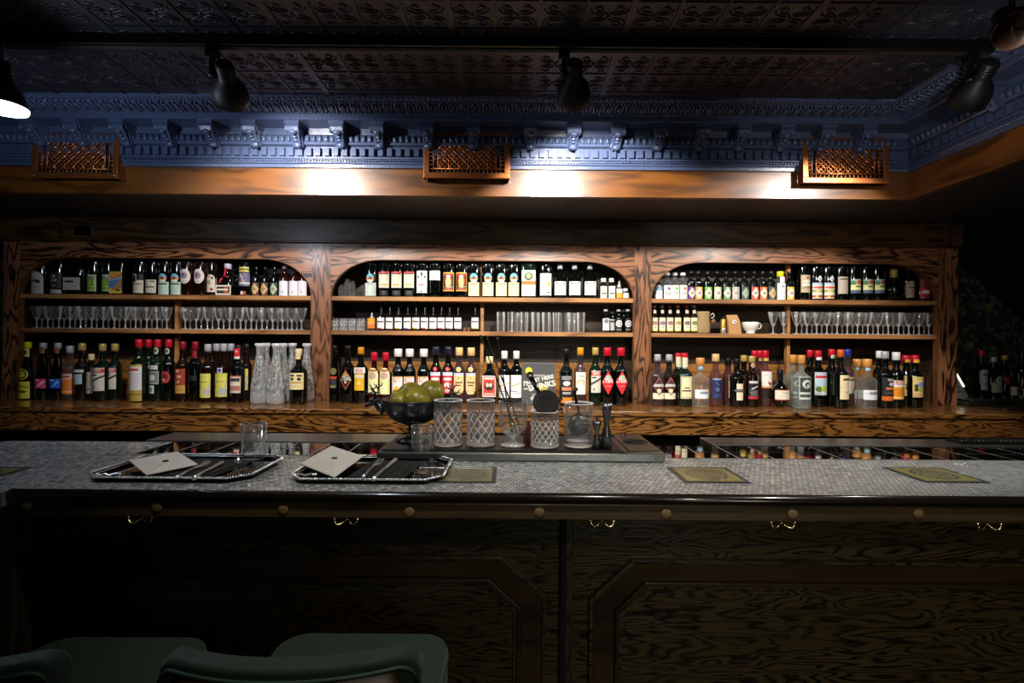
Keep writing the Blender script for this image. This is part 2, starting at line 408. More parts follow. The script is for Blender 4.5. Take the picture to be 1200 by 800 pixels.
# ------------------------------------------------------------------ room shell
XL, XR, YF, YB = -3.2, 3.4, -2.2, 3.05
ZC = E + 0.895      # tray ceiling
ZS = E + 0.588      # soffit
YBM, XBM = 2.79 * K, 1.618
struct('floor', MB().box(XL, XR, YF, YB, -0.1, 0), M_floor)
struct('wall_back', MB().box(XL, XR, YB, YB + 0.1, 0, 2.6), M_wallpaper)
struct('wall_left', MB().box(XL - 0.1, XL, YF, YB, 0, 2.6), M_darkwall)
struct('wall_right', MB().box(XR, XR + 0.1, YF, YB, 0, 2.6), M_darkwall)
struct('wall_front', MB().box(XL, XR, YF - 0.1, YF, 0, 2.6), M_darkwall)
cb = MB().box(XL, XBM + 0.02, YF, YBM + 0.02, ZC, ZC + 0.1)
i = 0; x = XL + .02
while x < XBM:
    hw_ = .010 if i % 4 == 0 else .0035
    cb.box(x - hw_, x + hw_, -.5, YBM - .2, ZC - .0035, ZC + .001); x += .125; i += 1
y = -.5
while y < YBM - .2:
    cb.box(XL, XBM, y - .0035, y + .0035, ZC - .003, ZC + .001); y += .125
tx = XL + .02
rowsy = [-.5 + .125 * k for k in range(24) if 1.1 < -.5 + .125 * k < YBM - .3]
while tx < XBM - .1:
    if tx > -2.6:
        for ty in rowsy:
            for sx in (-1, 1):
                for sy in (-1, 1):
                    cxx, cyy = tx + .0625, ty + .0625
                    cb.tube([(cxx + sx * px_, cyy + sy * py_, ZC - .001) for px_, py_ in ((.004, .010), (.016, .020), (.032, .020), (.040, .034), (.028, .044), (.018, .034))], .0026, 4)
                    cb.tube([(cxx + sx * px_, cyy + sy * py_, ZC - .001) for px_, py_ in ((.012, .006), (.030, .008), (.046, .016), (.050, .030))], .0022, 4)
            cb.ball((tx + .0625, ty + .0625, ZC), .007, .007, .004, 8, 4)
    tx += .125
struct('ceiling', cb, M_tin)
mb = MB(); mb.box(XL, XR, YBM + 0.03, YB, ZS, ZS + 0.05); mb.box(XBM + 0.03, XR, YF, YBM + 0.03, ZS, ZS + 0.05)
tag(mb.build('ceiling_soffit', M_tin2), kind='structure')
# oak beam round the tray
BT = E + 0.694
struct('trim_1', MB().box(XL, XBM, YBM, YBM + 0.03, ZS - 0.002, BT), M_beam)
struct('trim_2', MB().box(XBM, XBM + 0.03, YF, YBM + 0.03, ZS - 0.002, BT), M_beamY)
# sloped dark underside of the stair beside the cabinet
a0, a1 = P(1118, 286, 2.95), P(1215, 372, 2.95)
struct('trim_3', MB().prism([(a0.x, a0.z), (a1.x, a1.z), (XR, a1.z - 0.25), (XR, ZS), (a0.x, ZS)], 2.72, 3.04), M_plaster)

# ------------------------------------------------------------------ cornice
prof = [(0, .694), (.012, .694), (.014, .706), (.02, .708), (.022, .712), (.024, .773), (.040, .776), (.043, .781), (.043, .784), (.036, .815), (.030, .820),
        (.034, .843), (.118, .843), (.122, .846), (.122, .864), (.126, .868), (.130, .870), (.205, .884), (.212, .887), (.214, .895), (0, .895)]
mb = MB()
vs = []
for (p, z) in prof:
    vs += [(XL, YBM - p, E + z), (XBM - p, YBM - p, E + z), (XBM - p, YF, E + z)]
n = len(prof); fs = []
for i in range(n):
    j = (i + 1) % n
    fs += [(i * 3, i * 3 + 1, j * 3 + 1, j * 3), (i * 3 + 1, i * 3 + 2, j * 3 + 2, j * 3 + 1)]
mb.add(vs, fs)
# dentils, leaves, beads along both runs
def run(step, fn, off):
    x = -2.55
    while x < XBM - off - step * .4:
        fn(Matrix.Translation((x, YBM, E))); x += step
    y = YBM - off - step * .6
    while y > 0.35:
        fn(Matrix.Translation((XBM, y, E)) @ Matrix.Rotation(-PI / 2, 4, 'Z')); y -= step
def leafbump(c, rx, ry, rz):
    def f(M):
        mb.ball(c, rx, ry, rz, 8, 5, M)
    return f
run(0.036, lambda M: mb.box(-.010, .010, -.040, -.02, .733, .766, M), 0.05)
run(0.036, lambda M: mb.box(-.018, .018, -.032, -.02, .723, .731, M), 0.05)
run(0.012, lambda M: mb.box(-.0035, .0035, -.030, -.02, .7145, .721, M), 0.05)
def egg(M):
    mb.ball((0, -.042, .799), .009, .010, .016, 8, 6, M)
    mb.tube([(-.012, -.036, .813), (-.004, -.052, .800), (.010, -.044, .786)], .003, 5, M)
run(0.025, egg, 0.06)
def acanthus(M):
    for s in (-1, 1):
        mb.tube([(0, -.128, .868), (s * .011, -.150, .868), (s * .014, -.178, .873), (s * .003, -.197, .880)], .0052, 6, M, taper=[.7, 1.2, 1, .5])
    mb.ball((0, -.165, .868), .006, .024, .007, 8, 5, M)
    mb.ball((.02, -.192, .879), .006, .008, .006, 6, 4, M)
run(0.0415, acanthus, 0.17)
run(0.02, lambda M: mb.ball((0, -.2085, .884), .007, .005, .004, 6, 4, M), 0.2)
run(0.015, lambda M: mb.ball((0, -.126, .866), .004, .004, .003, 6, 4, M), 0.12)
o = tag(mb.build('trim_4', M_blue), kind='structure')
# bracket (modillion)
def bracket_mesh():
    b = MB()
    b.box(-.022, .022, -.112, -.034, .832, .842)
    poly = [(-.034, .832), (-.108, .832), (-.112, .822), (-.106, .810), (-.092, .806), (-.078, .812), (-.066, .808), (-.056, .790), (-.044, .778), (-.034, .776)]
    pts = []
    vs2 = [(-.017, y, z) for y, z in poly] + [(.017, y, z) for y, z in poly]
    m = len(poly)
    b.add(vs2, [tuple(range(m)), tuple(range(m, 2 * m))[::-1]] + [(i, m + i, m + (i + 1) % m, (i + 1) % m) for i in range(m)])
    for s in (-1, 1):
        b.tube([(s * .018, -.098 + .012 * math.cos(t * .9), .820 + .012 * math.sin(t * .9)) for t in range(7)], .0035, 5)
        b.tube([(s * .010, -.105, .815), (s * .010, -.080, .806), (s * .008, -.056, .782), (s * .007, -.040, .772)], .0055, 6)
    b.ball((0, -.052, .781), .014, .012, .012, 8, 6)
    b.ball((0, -.100, .808), .013, .011, .008, 8, 6)
    for t in range(4): b.ball((0, -.095 + .013 * t, .804 - .006 * t), .008, .006, .006, 6, 4)
    return b.mesh('bracket', M_blue)
brm = bracket_mesh()
for v_ in brm.vertices: v_.co.z = .855 + (v_.co.z - .842) * 1.18
bx = [33, 84, 138, 190, 242, 292, 343, 395, 442, 500, 555, 622, 673, 725, 775, 825, 872, 922, 970, 1018]
allb = [P(px, 150, 2.03).x for px in bx]
for i, x in enumerate(allb):
    child('bracket', brm, o, (x, YBM, E - .012)).scale = (1.3, 1.0, 1.0)
for y in [2.0 - .30, 2.0 - .52, 2.0 - .74, 2.0 - .96, 2.0 - 1.18]:
    child('bracket', brm, o, (XBM, y, E - .012), (0, 0, -PI / 2)).scale = (1.3, 1.0, 1.0)

# ------------------------------------------------------------------ copper vent grilles
def grille(xc_px, label, W=0.345):
    b0 = P(xc_px, 209 if xc_px < 700 else 215, YBM - 0.045)
    t = thing('vent_grille', label, 'vent grille', (b0.x, YBM - 0.045, b0.z), 0, 'copper grilles along the oak beam')
    H = 0.185
    R = Matrix.Rotation(math.radians(-3), 4, 'X')
    fr = MB(); hw, tw = W / 2, W / 2 - 0.012
    def q(x0, x1, z0, z1, y0=-.006, y1=.004): fr.box(x0, x1, y0, y1, z0, z1, R)
    q(-hw, hw, 0, .022); q(-tw, tw, H - .012, H); q(-hw + .0, -hw + .022, .022, H - .012); q(hw - .022, hw, .022, H - .012)
    # tapering side cheeks back to the cornice
    for s in (-1, 1):
        fr.add([(s * hw, .004, 0), (s * hw, .004, H), (s * (hw - .004), .042, H), (s * (hw - .004), .042, 0), (s * (hw - .003), .004, 0), (s * (hw - .003), .004, H)], [(0, 1, 2, 3), (4, 5, 2, 3), (0, 1, 5, 4)], False, 0, R)
    fr.build('frame', M_copper, t, 0.0015)
    g = MB(); x0, x1, z0, z1 = -hw + .022, hw - .022, .022, H - .012
    def bar(a, b, w=.0024): g.tube([a, b], w, 4, R)
    # border of small cells
    c = (x1 - x0) / 18
    for i in range(1, 18):
        for zz in (z0, z1 - c): bar((x0 + i * c, 0, zz), (x0 + i * c, 0, zz + c))
    nz = int((z1 - z0) / c)
    for k in range(1, nz + 1):
        for xx in (x0, x1 - c): bar((xx, 0, z0 + k * c), (xx + c, 0, z0 + k * c))
    for xx in (x0 + c, x1 - c, x0 + 2 * c, x1 - 2 * c): bar((xx, 0, z0), (xx, 0, z1))
    for zz in (z0 + c, z1 - c): bar((x0, 0, zz), (x1, 0, zz))
    # interlaced rings and diagonals in the field
    fx0, fx1, fz0, fz1 = x0 + 2 * c, x1 - 2 * c, z0 + c, z1 - c
    nx, nzz = 6, 3; dx, dz = (fx1 - fx0) / nx, (fz1 - fz0) / nzz
    for i in range(nx + 1):
        for k in range(nzz + 1):
            for (ox, oz) in ((0, 0), (.5, .5)):
                cx, cz = fx0 + (i + ox) * dx, fz0 + (k + oz) * dz
                if cx - dx * .42 < fx0 - .002 or cx + dx * .42 > fx1 + .002 or cz - dz * .42 < fz0 - .002 or cz + dz * .42 > fz1 + .002: continue
                g.tube([(cx + dx * .42 * math.cos(a * PI / 6), -.001, cz + dz * .42 * math.sin(a * PI / 6)) for a in range(12)], .0028, 4, R, closed=True)
    for i in range(-nzz, nx):
        for s in (0, 1):
            pts = []
            for t_ in range(nzz * 2 + 1):
                xx = fx0 + (i + t_ / 2) * dx; zz = fz0 + t_ / 2 * dz
                if s: xx = fx0 + fx1 - xx
                if fx0 - 1e-6 <= xx <= fx1 + 1e-6: pts.append((xx, .001, zz))
            if len(pts) > 1: g.tube(pts, .0027, 4, R)
    g.build('lattice', M_copper, t)
    d = MB(); d.box(-hw + .02, hw - .02, .012, .016, .02, H - .01, R); d.build('duct_backing', M_dark, t)
    for s in (-1, 1):
        sc_ = MB(); sc_.ball((s * (hw - .011), -.007, .011), .004, .003, .004, 8, 6, R); sc_.build('screw', M_brassy, t)
    return t
grille(88, 'copper fretwork vent grille at the left end of the oak beam')
grille(547, 'copper fretwork vent grille in the middle of the oak beam')
grille(991, 'copper fretwork vent grille at the right end, by the cornice corner')

# ------------------------------------------------------------------ lighting track and heads
TRY = 1.55; TRZ = ZC - 0.012
t = thing('light_track', 'long black metal lighting track running across the tin ceiling', 'light track', (0, TRY, ZC))
MB().box(XL + .1, XBM - .2, -.02, .02, -.032, 0.0).build('rail', M_black, t, .002)
MB().box(XL + .1, XBM - .2, -.008, .008, -.035, -.0321).build('contact_slot', M_dark, t)
def spot(px_stem, ptop, pbot, label, power, aim, Ytop=1.53, Ybot=1.64, z0=None, ang=130, bl=.7):
    top = P(*ptop, Ytop); bot = P(*pbot, Ybot)
    sx = P(px_stem, 70, TRY).x
    t = thing('track_spotlight', label, 'spotlight', (sx, TRY, ZC - .035), 0, 'black spotlights on the lighting track')
    L = Vector((sx, TRY, ZC - .035))
    def l(p): return Vector(p) - L
    ax = (bot - top); ln = ax.length; d = ax.normalized()
    M = orient(l(top), l(bot))
    b = MB(); b.box(-.016, .016, -.016, .016, -.03, 0.0); b.build('track_adapter', M_black, t, .003)
    joint = l(top + d * ln * .38)
    b = MB(); b.box(-.006, .006, -.006, .006, joint.z - .01, -.03); 
    b.tube([(0, 0, joint.z), joint], .007, 8); b.ball((0, 0, joint.z), .012, n=10, m=6); b.build('arm', M_black, t)
    s = 1.12
    pr = [(.001, 0), (.018 * s, 0), (.0215 * s, .004), (.0215 * s, .052 * s), (.024 * s, .060 * s), (.036 * s, .078 * s), (.044 * s, .100 * s), (.0465 * s, .122 * s), (.0465 * s, .145 * s),
          (.0440 * s, .145 * s), (.042 * s, .115 * s), (.030 * s, .085 * s), (.001, .075 * s)]
    pr = [(r_ , z_ * ln / .145 / s) for r_, z_ in pr]
    b = MB(); b.lathe(pr, 32, M, close=False); b.build('shade', plain('matte_black_shade', '#070808', .55, spec=.3), t)
    b = MB()
    for k in range(4): b.lathe([(.0218 * s, .008 + .008 * k), (.0230 * s, .010 + .008 * k), (.0218 * s, .012 + .008 * k)], 24, M, close=False)
    b.build('cooling_ring', M_black, t)
    b = MB(); b.lathe([(.001, ln * .62), (.030 * s, ln * .68), (.034 * s, ln * .82), (.001, ln * .88)], 24, M, close=False)
    b.build('bulb', plain('lit_bulb_glass', '#ffffff', .3, emit=(1, .93, .84), es=6), t)
    lp = bot + d * .012
    light('track_spotlight_beam', 'SPOT', lp, aim, power, .022, ang, bl)
    return t
spot(249, (262, 74), (272, 118), 'black spotlight on the track left of centre, angled right', SPOT_W, (-.75, 2.45, E + .05))
spot(661, (673, 72), (672, 118), 'black spotlight on the track above the centre arch, pointing straight ahead', SPOT_W * 1.2, (.4, 2.5, E + .05), ang=102, bl=.35)
spot(1137, (1162, 72), (1133, 120), 'black spotlight on the track by the right cornice, tilted left', SPOT_W * .75, (.95, 2.3, E - .45), Ytop=1.50, Ybot=1.60, ang=112, bl=.25)
# second head near the top right corner, nearer the camera
t = thing('track_spotlight', 'black spotlight at the top right corner, nearer than the other heads', 'spotlight', P(1200, 0, 1.15), 0, 'black spotlights on the lighting track')
L = Vector(t.location)
a, b_ = P(1185, 18, 1.15) - L, P(1216, 62, 1.02) - L
b = MB(); b.lathe([(.001, 0), (.018, 0), (.02, .004), (.02, .04), (.036, .06), (.04, .09), (.038, .09), (.001, .06)], 28, orient((a.x - .02, a.y, a.z), (b_.x, b_.y, b_.z)), close=False)
b.build('shade', plain('bronze_shade', '#2a1b12', .25, .6), t)
light('near_spotlight_beam', 'SPOT', tuple(L + Vector(b_) + Vector((.0, .03, -.03))), (1.7, 2.2, E + .75), 10, .02, 100, .8)
b = MB(); b.tube([(a.x, a.y, a.z), (a.x, a.y, ZC - L.z - .012)], .007, 8); b.box(a.x - .016, a.x + .016, a.y - .016, a.y + .016, ZC - L.z - .03, ZC - L.z); b.build('arm', M_black, t)

# pendant lamp at the left edge
pp = P(4, 128, 1.45)
t = thing('pendant_lamp', 'black conical pendant lamp glowing white at the left edge', 'pendant lamp', (pp.x - .004, 1.45, pp.z))
b = MB(); b.lathe([(.056, .0), (.0575, .006), (.056, .022), (.046, .048), (.026, .080), (.019, .098), (.017, .130), (.001, .134)], 40, close=False)
b.lathe([(.056, 0), (.052, .012), (.042, .046), (.022, .078), (.001, .09)], 40, close=False); b.build('shade', M_blackpl, t)
b = MB(); b.lathe([(.001, -.010), (.03, -.008), (.046, -.003), (.054, .004), (.0577, .008), (.0582, .004), (.056, -.001)], 40, close=False)
b.build('glowing_diffuser', plain('lit_diffuser', '#ffffff', .4, emit=(.95, .97, 1.0), es=3), t)
b = MB(); b.tube([(0, 0, .13), (0, 0, ZC - pp.z)], .004, 8); b.build('cord', M_black, t)
light('pendant_lamp_light', 'POINT', (pp.x + .0, 1.45, pp.z - .06), (0, 0, 0), 9, .04, col=(.74, .84, 1.0))

# ------------------------------------------------------------------ back-bar cabinet
YC = 2.60             # front face of the cabinet
ZL = E - .31          # ledge top
ZT = E + .475
cab = thing('bottle_cabinet', 'built-in oak bottle cabinet with three arched bays and shelves', 'cabinet', (0, 0, 0))
xs = [(-2.464, -1.002), (-.908, .610), (.691, 2.127)]
XO = (-2.545, 2.225)
def arch(x0, x1, z0, zt, rx, rz, n=14):
    pts = [(x0, z0)]
    for i in range(n + 1):
        a = PI - (PI / 2) * i / n; pts.append((x0 + rx + rx * math.cos(a), zt - rz + rz * math.sin(a)))
    for i in range(n + 1):
        a = PI / 2 - (PI / 2) * i / n; pts.append((x1 - rx + rx * math.cos(a), zt - rz + rz * math.sin(a)))
    pts.append((x1, z0)); return pts
ZA, RX, RZ = E + .396, .245, .185
# face: the header piece above each arch plus the uprights
def header(x0, x1, ox0, ox1):
    pts = arch(x0, x1, ZA - RZ, ZA, RX, RZ)
    m = MB(); n = len(pts)
    # strip from the arch curve up to the straight top
    vs, fs = [], []
    for (x, z) in pts[1:-1]:
        vs += [(x, YC, z), (x, YC, ZT), (x, YC + .022, z), (x, YC + .022, ZT)]
    k = len(pts) - 2
    for i in range(k - 1):
        a = i * 4; c = a + 4
        fs += [(a, a + 1, c + 1, c), (a + 2, c + 2, c + 3, a + 3), (a, c, c + 2, a + 2), (a + 1, a + 3, c + 3, c + 1)]
    m.add(vs, fs)
    return m
for i, (x0, x1) in enumerate(xs):
    header(x0, x1, 0, 0).build('arched_header', M_oakface, cab)
ups = [(XO[0], xs[0][0]), (xs[0][1], xs[1][0]), (xs[1][1], xs[2][0]), (xs[2][1], XO[1])]
for a, c in ups:
    MB().box(a, c, YC - .001, YC + .024, ZL, ZT).build('upright', M_oakpil, cab, .0015)
# arch edge band (pale ply edge seen inside each opening)
for (x0, x1) in xs:
    pts = arch(x0, x1, ZL, ZA, RX, RZ); m = MB(); vs, fs = [], []
    for (x, z) in pts: 
        cxm = (x0 + x1) / 2
        vs += [(x, YC - .002, z), (x, YC + .026, z), (x + (.004 if x < cxm else -.004), YC - .002, z - (.003 if z > ZL + .1 else 0)), (x + (.004 if x < cxm else -.004), YC + .026, z - (.003 if z > ZL + .1 else 0))]
    for i in range(len(pts) - 1):
        a = i * 4; c = a + 4
        fs += [(a, c, c + 1, a + 1), (a + 2, a + 3, c + 3, c + 2), (a, a + 2, c + 2, c), (a + 1, c + 1, c + 3, a + 3)]
    m.add(vs, fs); m.build('arch_edging', plain('oak_edging', '#6b4526', .45), cab)
YK = 2.765            # back panel
MB().box(XO[0], XO[1], YK, YK + .02, ZL, ZS - .01).build('back_panel', M_back, cab)
MB().box(XO[0], XO[1], YC + .03, YK, E + .545, E + .56).build('top_board', M_back, cab)
for x in (XO[0], (xs[0][1] + xs[1][0]) / 2 - .01, (xs[1][1] + xs[2][0]) / 2 - .01, XO[1] - .02):
    MB().box(x, x + .02, YC + .03, YK, ZL, E + .545).build('side_board', wood('oak_side_board', '#150c05', '#3a2411', '#54361a', 'Z', 0.9, 8, 0.5, 0.1, seed=8), cab)
ZS1, ZS2 = E + .211, E + .040
divx = [P(207, 370, 2.66).x, P(565, 370, 2.66).x, P(924, 370, 2.66).x]
for i, (x0, x1) in enumerate(xs):
    e0 = (XO[0] + .021) if i == 0 else x0 - .03
    e1 = (XO[1] - .021) if i == 2 else x1 + .03
    for zt in (ZS1, ZS2):
        MB().box(x0 + .002 if zt < 0 else x0 + .003, x1 - .003, YC + .004, YK, zt - .021, zt).build('shelf', M_shelf, cab, .001)
    for (z0, z1) in ((ZL, ZS2 - .021), (ZS2, ZS1 - .021), (ZS1, E + .545)):
        MB().box(divx[i] - .008, divx[i] + .008, YC + .058, YC + .085, z0, z1).build('divider', M_shelf, cab)
# paler strip paints the light reaching the back panel below the shelf
for (x0, x1) in xs:
    MB().box(x0 + .03, x1 - .03, YK - .012, YK - .001, ZL, ZL + .19).build('lit_back_strip', wood('oak_painted_lit', '#5f3a16', '#966028', '#b07c3a', 'X', 1.2, 6, .4, .3, seed=4), cab)
# header panel above the arches with a sunk frame
MB().box(XO[0] - .3, XO[1], YC - .030, YK, ZT, ZS - .001).build('header_board', M_header, cab)
h0, h1 = P(71, 258, YC - .03), P(1114, 289, YC - .03)
mm = MB(); fz0, fz1 = ZT + .006, ZS - .008
mm.box(h0.x, h1.x, YC - .038, YC - .030, fz1 - .008, fz1); mm.box(h0.x, h1.x, YC - .038, YC - .030, fz0, fz0 + .006)
mm.box(h0.x, h0.x + .022, YC - .038, YC - .030, fz0, fz1); mm.box(h1.x - .022, h1.x, YC - .038, YC - .030, fz0, fz1)
mm.build('header_frame', wood('oak_header_frame', '#1a1108', '#3a260f', '#4a3216', 'X', .8, 4, .4, .2), cab, .001)
v0 = P(88, 265, YC - .03); v1 = P(109, 276, YC - .03)
MB().box(v0.x, v1.x, YC - .034, YC - .029, v1.z, v0.z).build('switch_plate', M_blackpl, cab)
MB().box(v1.x - .004, v1.x, YC - .036, YC - .031, v1.z, v0.z).build('switch_edge', M_silver, cab)

# ------------------------------------------------------------------ back counter ledge
led = thing('back_counter', 'long oak back counter with rows of dark plugs under the cabinet', 'counter', (0, 0, 0))
YL = 2.99 * K
ZLB = ZL - .103
MB().box(XL + .02, XR - .02, YL, YB - .005, ZL - .022, ZL).build('worktop', M_ledge, led, .003)
MB().box(XL + .02, XR - .02, YL + .006, YL + .03, ZLB, ZL - .022).build('front_board', M_ledge, led, .001)
MB().box(XL + .02, XR - .02, YL + .08, YL + .1, .0, ZLB).build('base_panel', M_darkwall, led)
pm = MB(); pm.lathe([(.001, -.002), (.0105, -.002), (.0105, .0002), (.001, .0006)], 14, Matrix.Rotation(PI / 2, 4, 'X')); pm = pm.mesh('wood_plug', M_plugd)
sm_ = MB(); sm_.lathe([(.001, 0), (.004, 0), (.004, .002), (.001, .003)], 8, Matrix.Rotation(PI / 2, 4, 'X')); sm_ = sm_.mesh('screw_hole', M_plugd)
for k in range(31):
    px = 5 + 38.2 * k
    p = P(px, 494 + px * .003, YL + .006)
    child('wood_plug', pm, led, (p.x, YL + .0065, ZL - .062))
    if k % 1 == 0:
        child('screw_hole', sm_, led, (p.x + (.01 if k % 2 else -.02), YL + .0065, ZL - .096)) if k % 2 else child('screw_hole', sm_, led, (p.x + .03, YL + .0065, ZL - .030))

# ------------------------------------------------------------------ bar counter
ZB = E - .32
YN = 1.41 * K          # front of the nosing
bar = thing('bar_counter', 'long dark oak bar counter topped with pearl mosaic tile', 'bar counter', (0, 0, 0))
XLc = P(8, 578, YN).x
YT0, YT1 = YN + .012, 2.085 * K
top = [(XLc - .55, -.6), (XLc, -.6), (XLc, YT0), (2.6, YT0), (2.6, YT1), (-1.53, YT1), (-1.72, YT1 - .20), (XLc - .55, YT1 - .3)]
MB().flat(top, ZB - .03, ZB).build('tiled_top', M_mosaic, bar)
# black mirror tile border, two rows, over pale grout lines
mt = MB()
YR = [1.862 * K, 1.968 * K, 2.078 * K]
def rowtiles(x0, x1, step):
    x = x0
    while x < x1 - .01:
        for a, c in ((YR[0], YR[1]), (YR[1], YR[2])):
            mt.box(x + .003, min(x + step, x1) - .003, a + .0025, c - .0025, ZB - .001, ZB + .0018)
        x += step
for a_, c_ in ((-1.03, -.36), (.43, 2.55)):
    MB().box(a_, c_, YR[0], YR[2], ZB - .002, ZB + .0008).build('grout_bed', M_grout, bar)
    mt = MB(); rowtiles(a_ + .003, c_ - .002, .095); mt.build('black_tile_border', M_mirror, bar)
# steel rear edge
MB().box(-1.12, -.36, 2.09 * K, 2.27 * K, ZB - .03, ZB + .004).build('steel_rear_edge', M_steel, bar, .002)
MB().box(.62, 2.5, 2.09 * K, 2.25 * K, ZB - .03, ZB + .004).build('steel_rear_edge', M_steel, bar, .002)
# nosing, apron, plugs
b = MB()
npf = [(0, -.003), (-.004, -.0005), (-.012, .002), (-.020, .0), (-.025, -.006), (-.026, -.013), (-.022, -.018), (.004, -.020)]
vs = []
for (y, z) in npf: vs += [(XLc, YN + .022 + y, ZB + z), (2.6, YN + .022 + y, ZB + z)]
nn = len(npf); b.add(vs, [(2 * i, 2 * i + 1, 2 * i + 3, 2 * i + 2) for i in range(nn - 1)] + [tuple(2 * i for i in range(nn)), tuple(2 * i + 1 for i in range(nn))[::-1]], True)
vs = []
for (y, z) in npf: vs += [(XLc - (.022 + y) + .022, YN + .022 + y, ZB + z), (XLc + .0 - (y + 0), -.6, ZB + z)]
b.build('nosing', plain('dark_varnished_nosing', '#17130d', .22, coat=.5), bar)
ZA0, ZA1 = ZB - .052, ZB - .019
MB().box(XLc - .01, 2.6, YN + .002, YN + .03, ZA0, ZA1).build('apron', M_fascia, bar, .002)
MB().box(XLc - .6, XLc - .0, -.6, YN + .0, ZA0, ZB - .03).build('return_apron', M_fascia, bar)
MB().box(XLc - .6, 2.6, YN + .03, YN + .2, ZA0 + .01, ZB - .0305).build('overhang', M_fascia, bar)
pg = MB(); pg.lathe([(.001, 0), (.0105, 0), (.0105, .002), (.008, .003), (.001, .0032)], 20, Matrix.Rotation(PI / 2, 4, 'X')); pg = pg.mesh('wood_plug', M_plug)
for px, py in ((32, 592), (184, 594), (332, 597), (480, 600), (632, 600), (781, 602), (929, 602), (1076, 601)):
    p = P(px, py, YN + .002); child('wood_plug', pg, bar, (p.x, YN + .0025, p.z))
# front panelling
YP = 1.235
X0, X1 = P(-60, 700, YP).x, 2.6
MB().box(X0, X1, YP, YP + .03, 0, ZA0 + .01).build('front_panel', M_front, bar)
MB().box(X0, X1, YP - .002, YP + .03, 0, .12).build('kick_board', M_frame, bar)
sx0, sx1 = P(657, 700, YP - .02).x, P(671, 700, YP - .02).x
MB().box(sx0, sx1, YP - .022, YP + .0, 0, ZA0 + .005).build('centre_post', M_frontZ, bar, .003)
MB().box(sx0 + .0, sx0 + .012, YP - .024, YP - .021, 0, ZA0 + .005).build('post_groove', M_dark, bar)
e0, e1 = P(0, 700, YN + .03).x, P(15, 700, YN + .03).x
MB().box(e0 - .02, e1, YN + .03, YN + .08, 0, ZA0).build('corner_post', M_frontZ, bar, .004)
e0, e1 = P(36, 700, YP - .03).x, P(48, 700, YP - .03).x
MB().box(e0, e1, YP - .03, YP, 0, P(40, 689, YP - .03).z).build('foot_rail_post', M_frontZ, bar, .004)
def octo(x0, x1, z0, z1, cx, cz):
    return [(x0 + cx, z1), (x1 - cx, z1), (x1, z1 - cz), (x1, z0 + cz), (x1 - cx, z0), (x0 + cx, z0), (x0, z0 + cz), (x0, z1 - cz)]
def ring(outer, inner, y0, y1, name, mat, bev=.002):
    m = MB(); n = len(outer)
    vs = [(x, y, z) for y in (y0, y1) for (x, z) in outer + inner]
    fs = []
    for i in range(n):
        j = (i + 1) % n
        fs += [(i, j, n + j, n + i), (2 * n + i, 3 * n + i, 3 * n + j, 2 * n + j), (i, 2 * n + i, 2 * n + j, j), (n + i, n + j, 3 * n + j, 3 * n + i)]
    m.add(vs, fs); return m.build(name, mat, bar, bev)
def panel(pxl, pxr, ytop, cutx, cuty, zb):
    a = P(pxl, ytop, YP); c = P(pxr, ytop, YP)
    z1 = P(600, ytop, YP).z; cx = cutx * YP / F; cz = cuty * YP / F
    bw, bh = 34 * YP / F, 29 * YP / F
    o1 = octo(a.x, c.x, zb, z1, cx, cz); o2 = octo(a.x + bw, c.x - bw, zb + bh, z1 - bh, cx * .68, cz * .72)
    g = .009
    o1b = octo(a.x + g, c.x - g, zb + g, z1 - g, cx - g * .3, cz - g * .3)
    o2b = octo(a.x + bw - g, c.x - bw + g, zb + bh - g, z1 - bh + g, cx * .7, cz * .74)
    o3 = octo(a.x + bw + g, c.x - bw - g, zb + bh + g, z1 - bh - g, cx * .66, cz * .7)
    ring(o1b, o2b, YP - .010, YP - .001, 'frame_band', M_frame)
    ring(o1, o1b, YP - .016, YP - .001, 'outer_moulding', M_front)
    ring(o2b, o2, YP - .022, YP - .001, 'inner_moulding', M_frame)
    ring(o2, o3, YP - .015, YP - .001, 'rope_moulding', M_front)
    m = MB(); n = len(o3); m.add([(x, YP - .006, z) for x, z in o3] + [(x, YP - .001, z) for x, z in o3], [tuple(range(n))[::-1]] + [(i, (i + 1) % n, n + (i + 1) % n, n + i) for i in range(n)])
    m.build('field_panel', M_front, bar)
panel(46, 640, 650, 52, 44, .16)
panel(690, 1290, 652, 50, 46, .16)
# bag hooks under the apron
def hook_mesh():
    b = MB()
    b.ball((0, 0, -.002), .004, n=8, m=6)
    for s in (-1, 1):
        b.tube([(s * .002, 0, -.002), (s * .006, -.003, -.007), (s * .012, -.007, -.011), (s * .018, -.009, -.011), (s * .0225, -.008, -.007), (s * .024, -.007, -.002)], .0019, 6, taper=[1.2, 1, 1, 1, .9, .8])
        b.ball((s * .024, -.007, -.0005), .003, n=8, m=6)
    b.box(-.003, .003, -.002, .02, -.004, .004)
    return b.mesh('bag_hook', M_brassy)
hm = hook_mesh()
for px in (168, 407, 705, 915, 1155):
    p = P(px, 609, YN + .012)
    child('bag_hook', hm, bar, (p.x, YN + .010, ZA0 - .002))

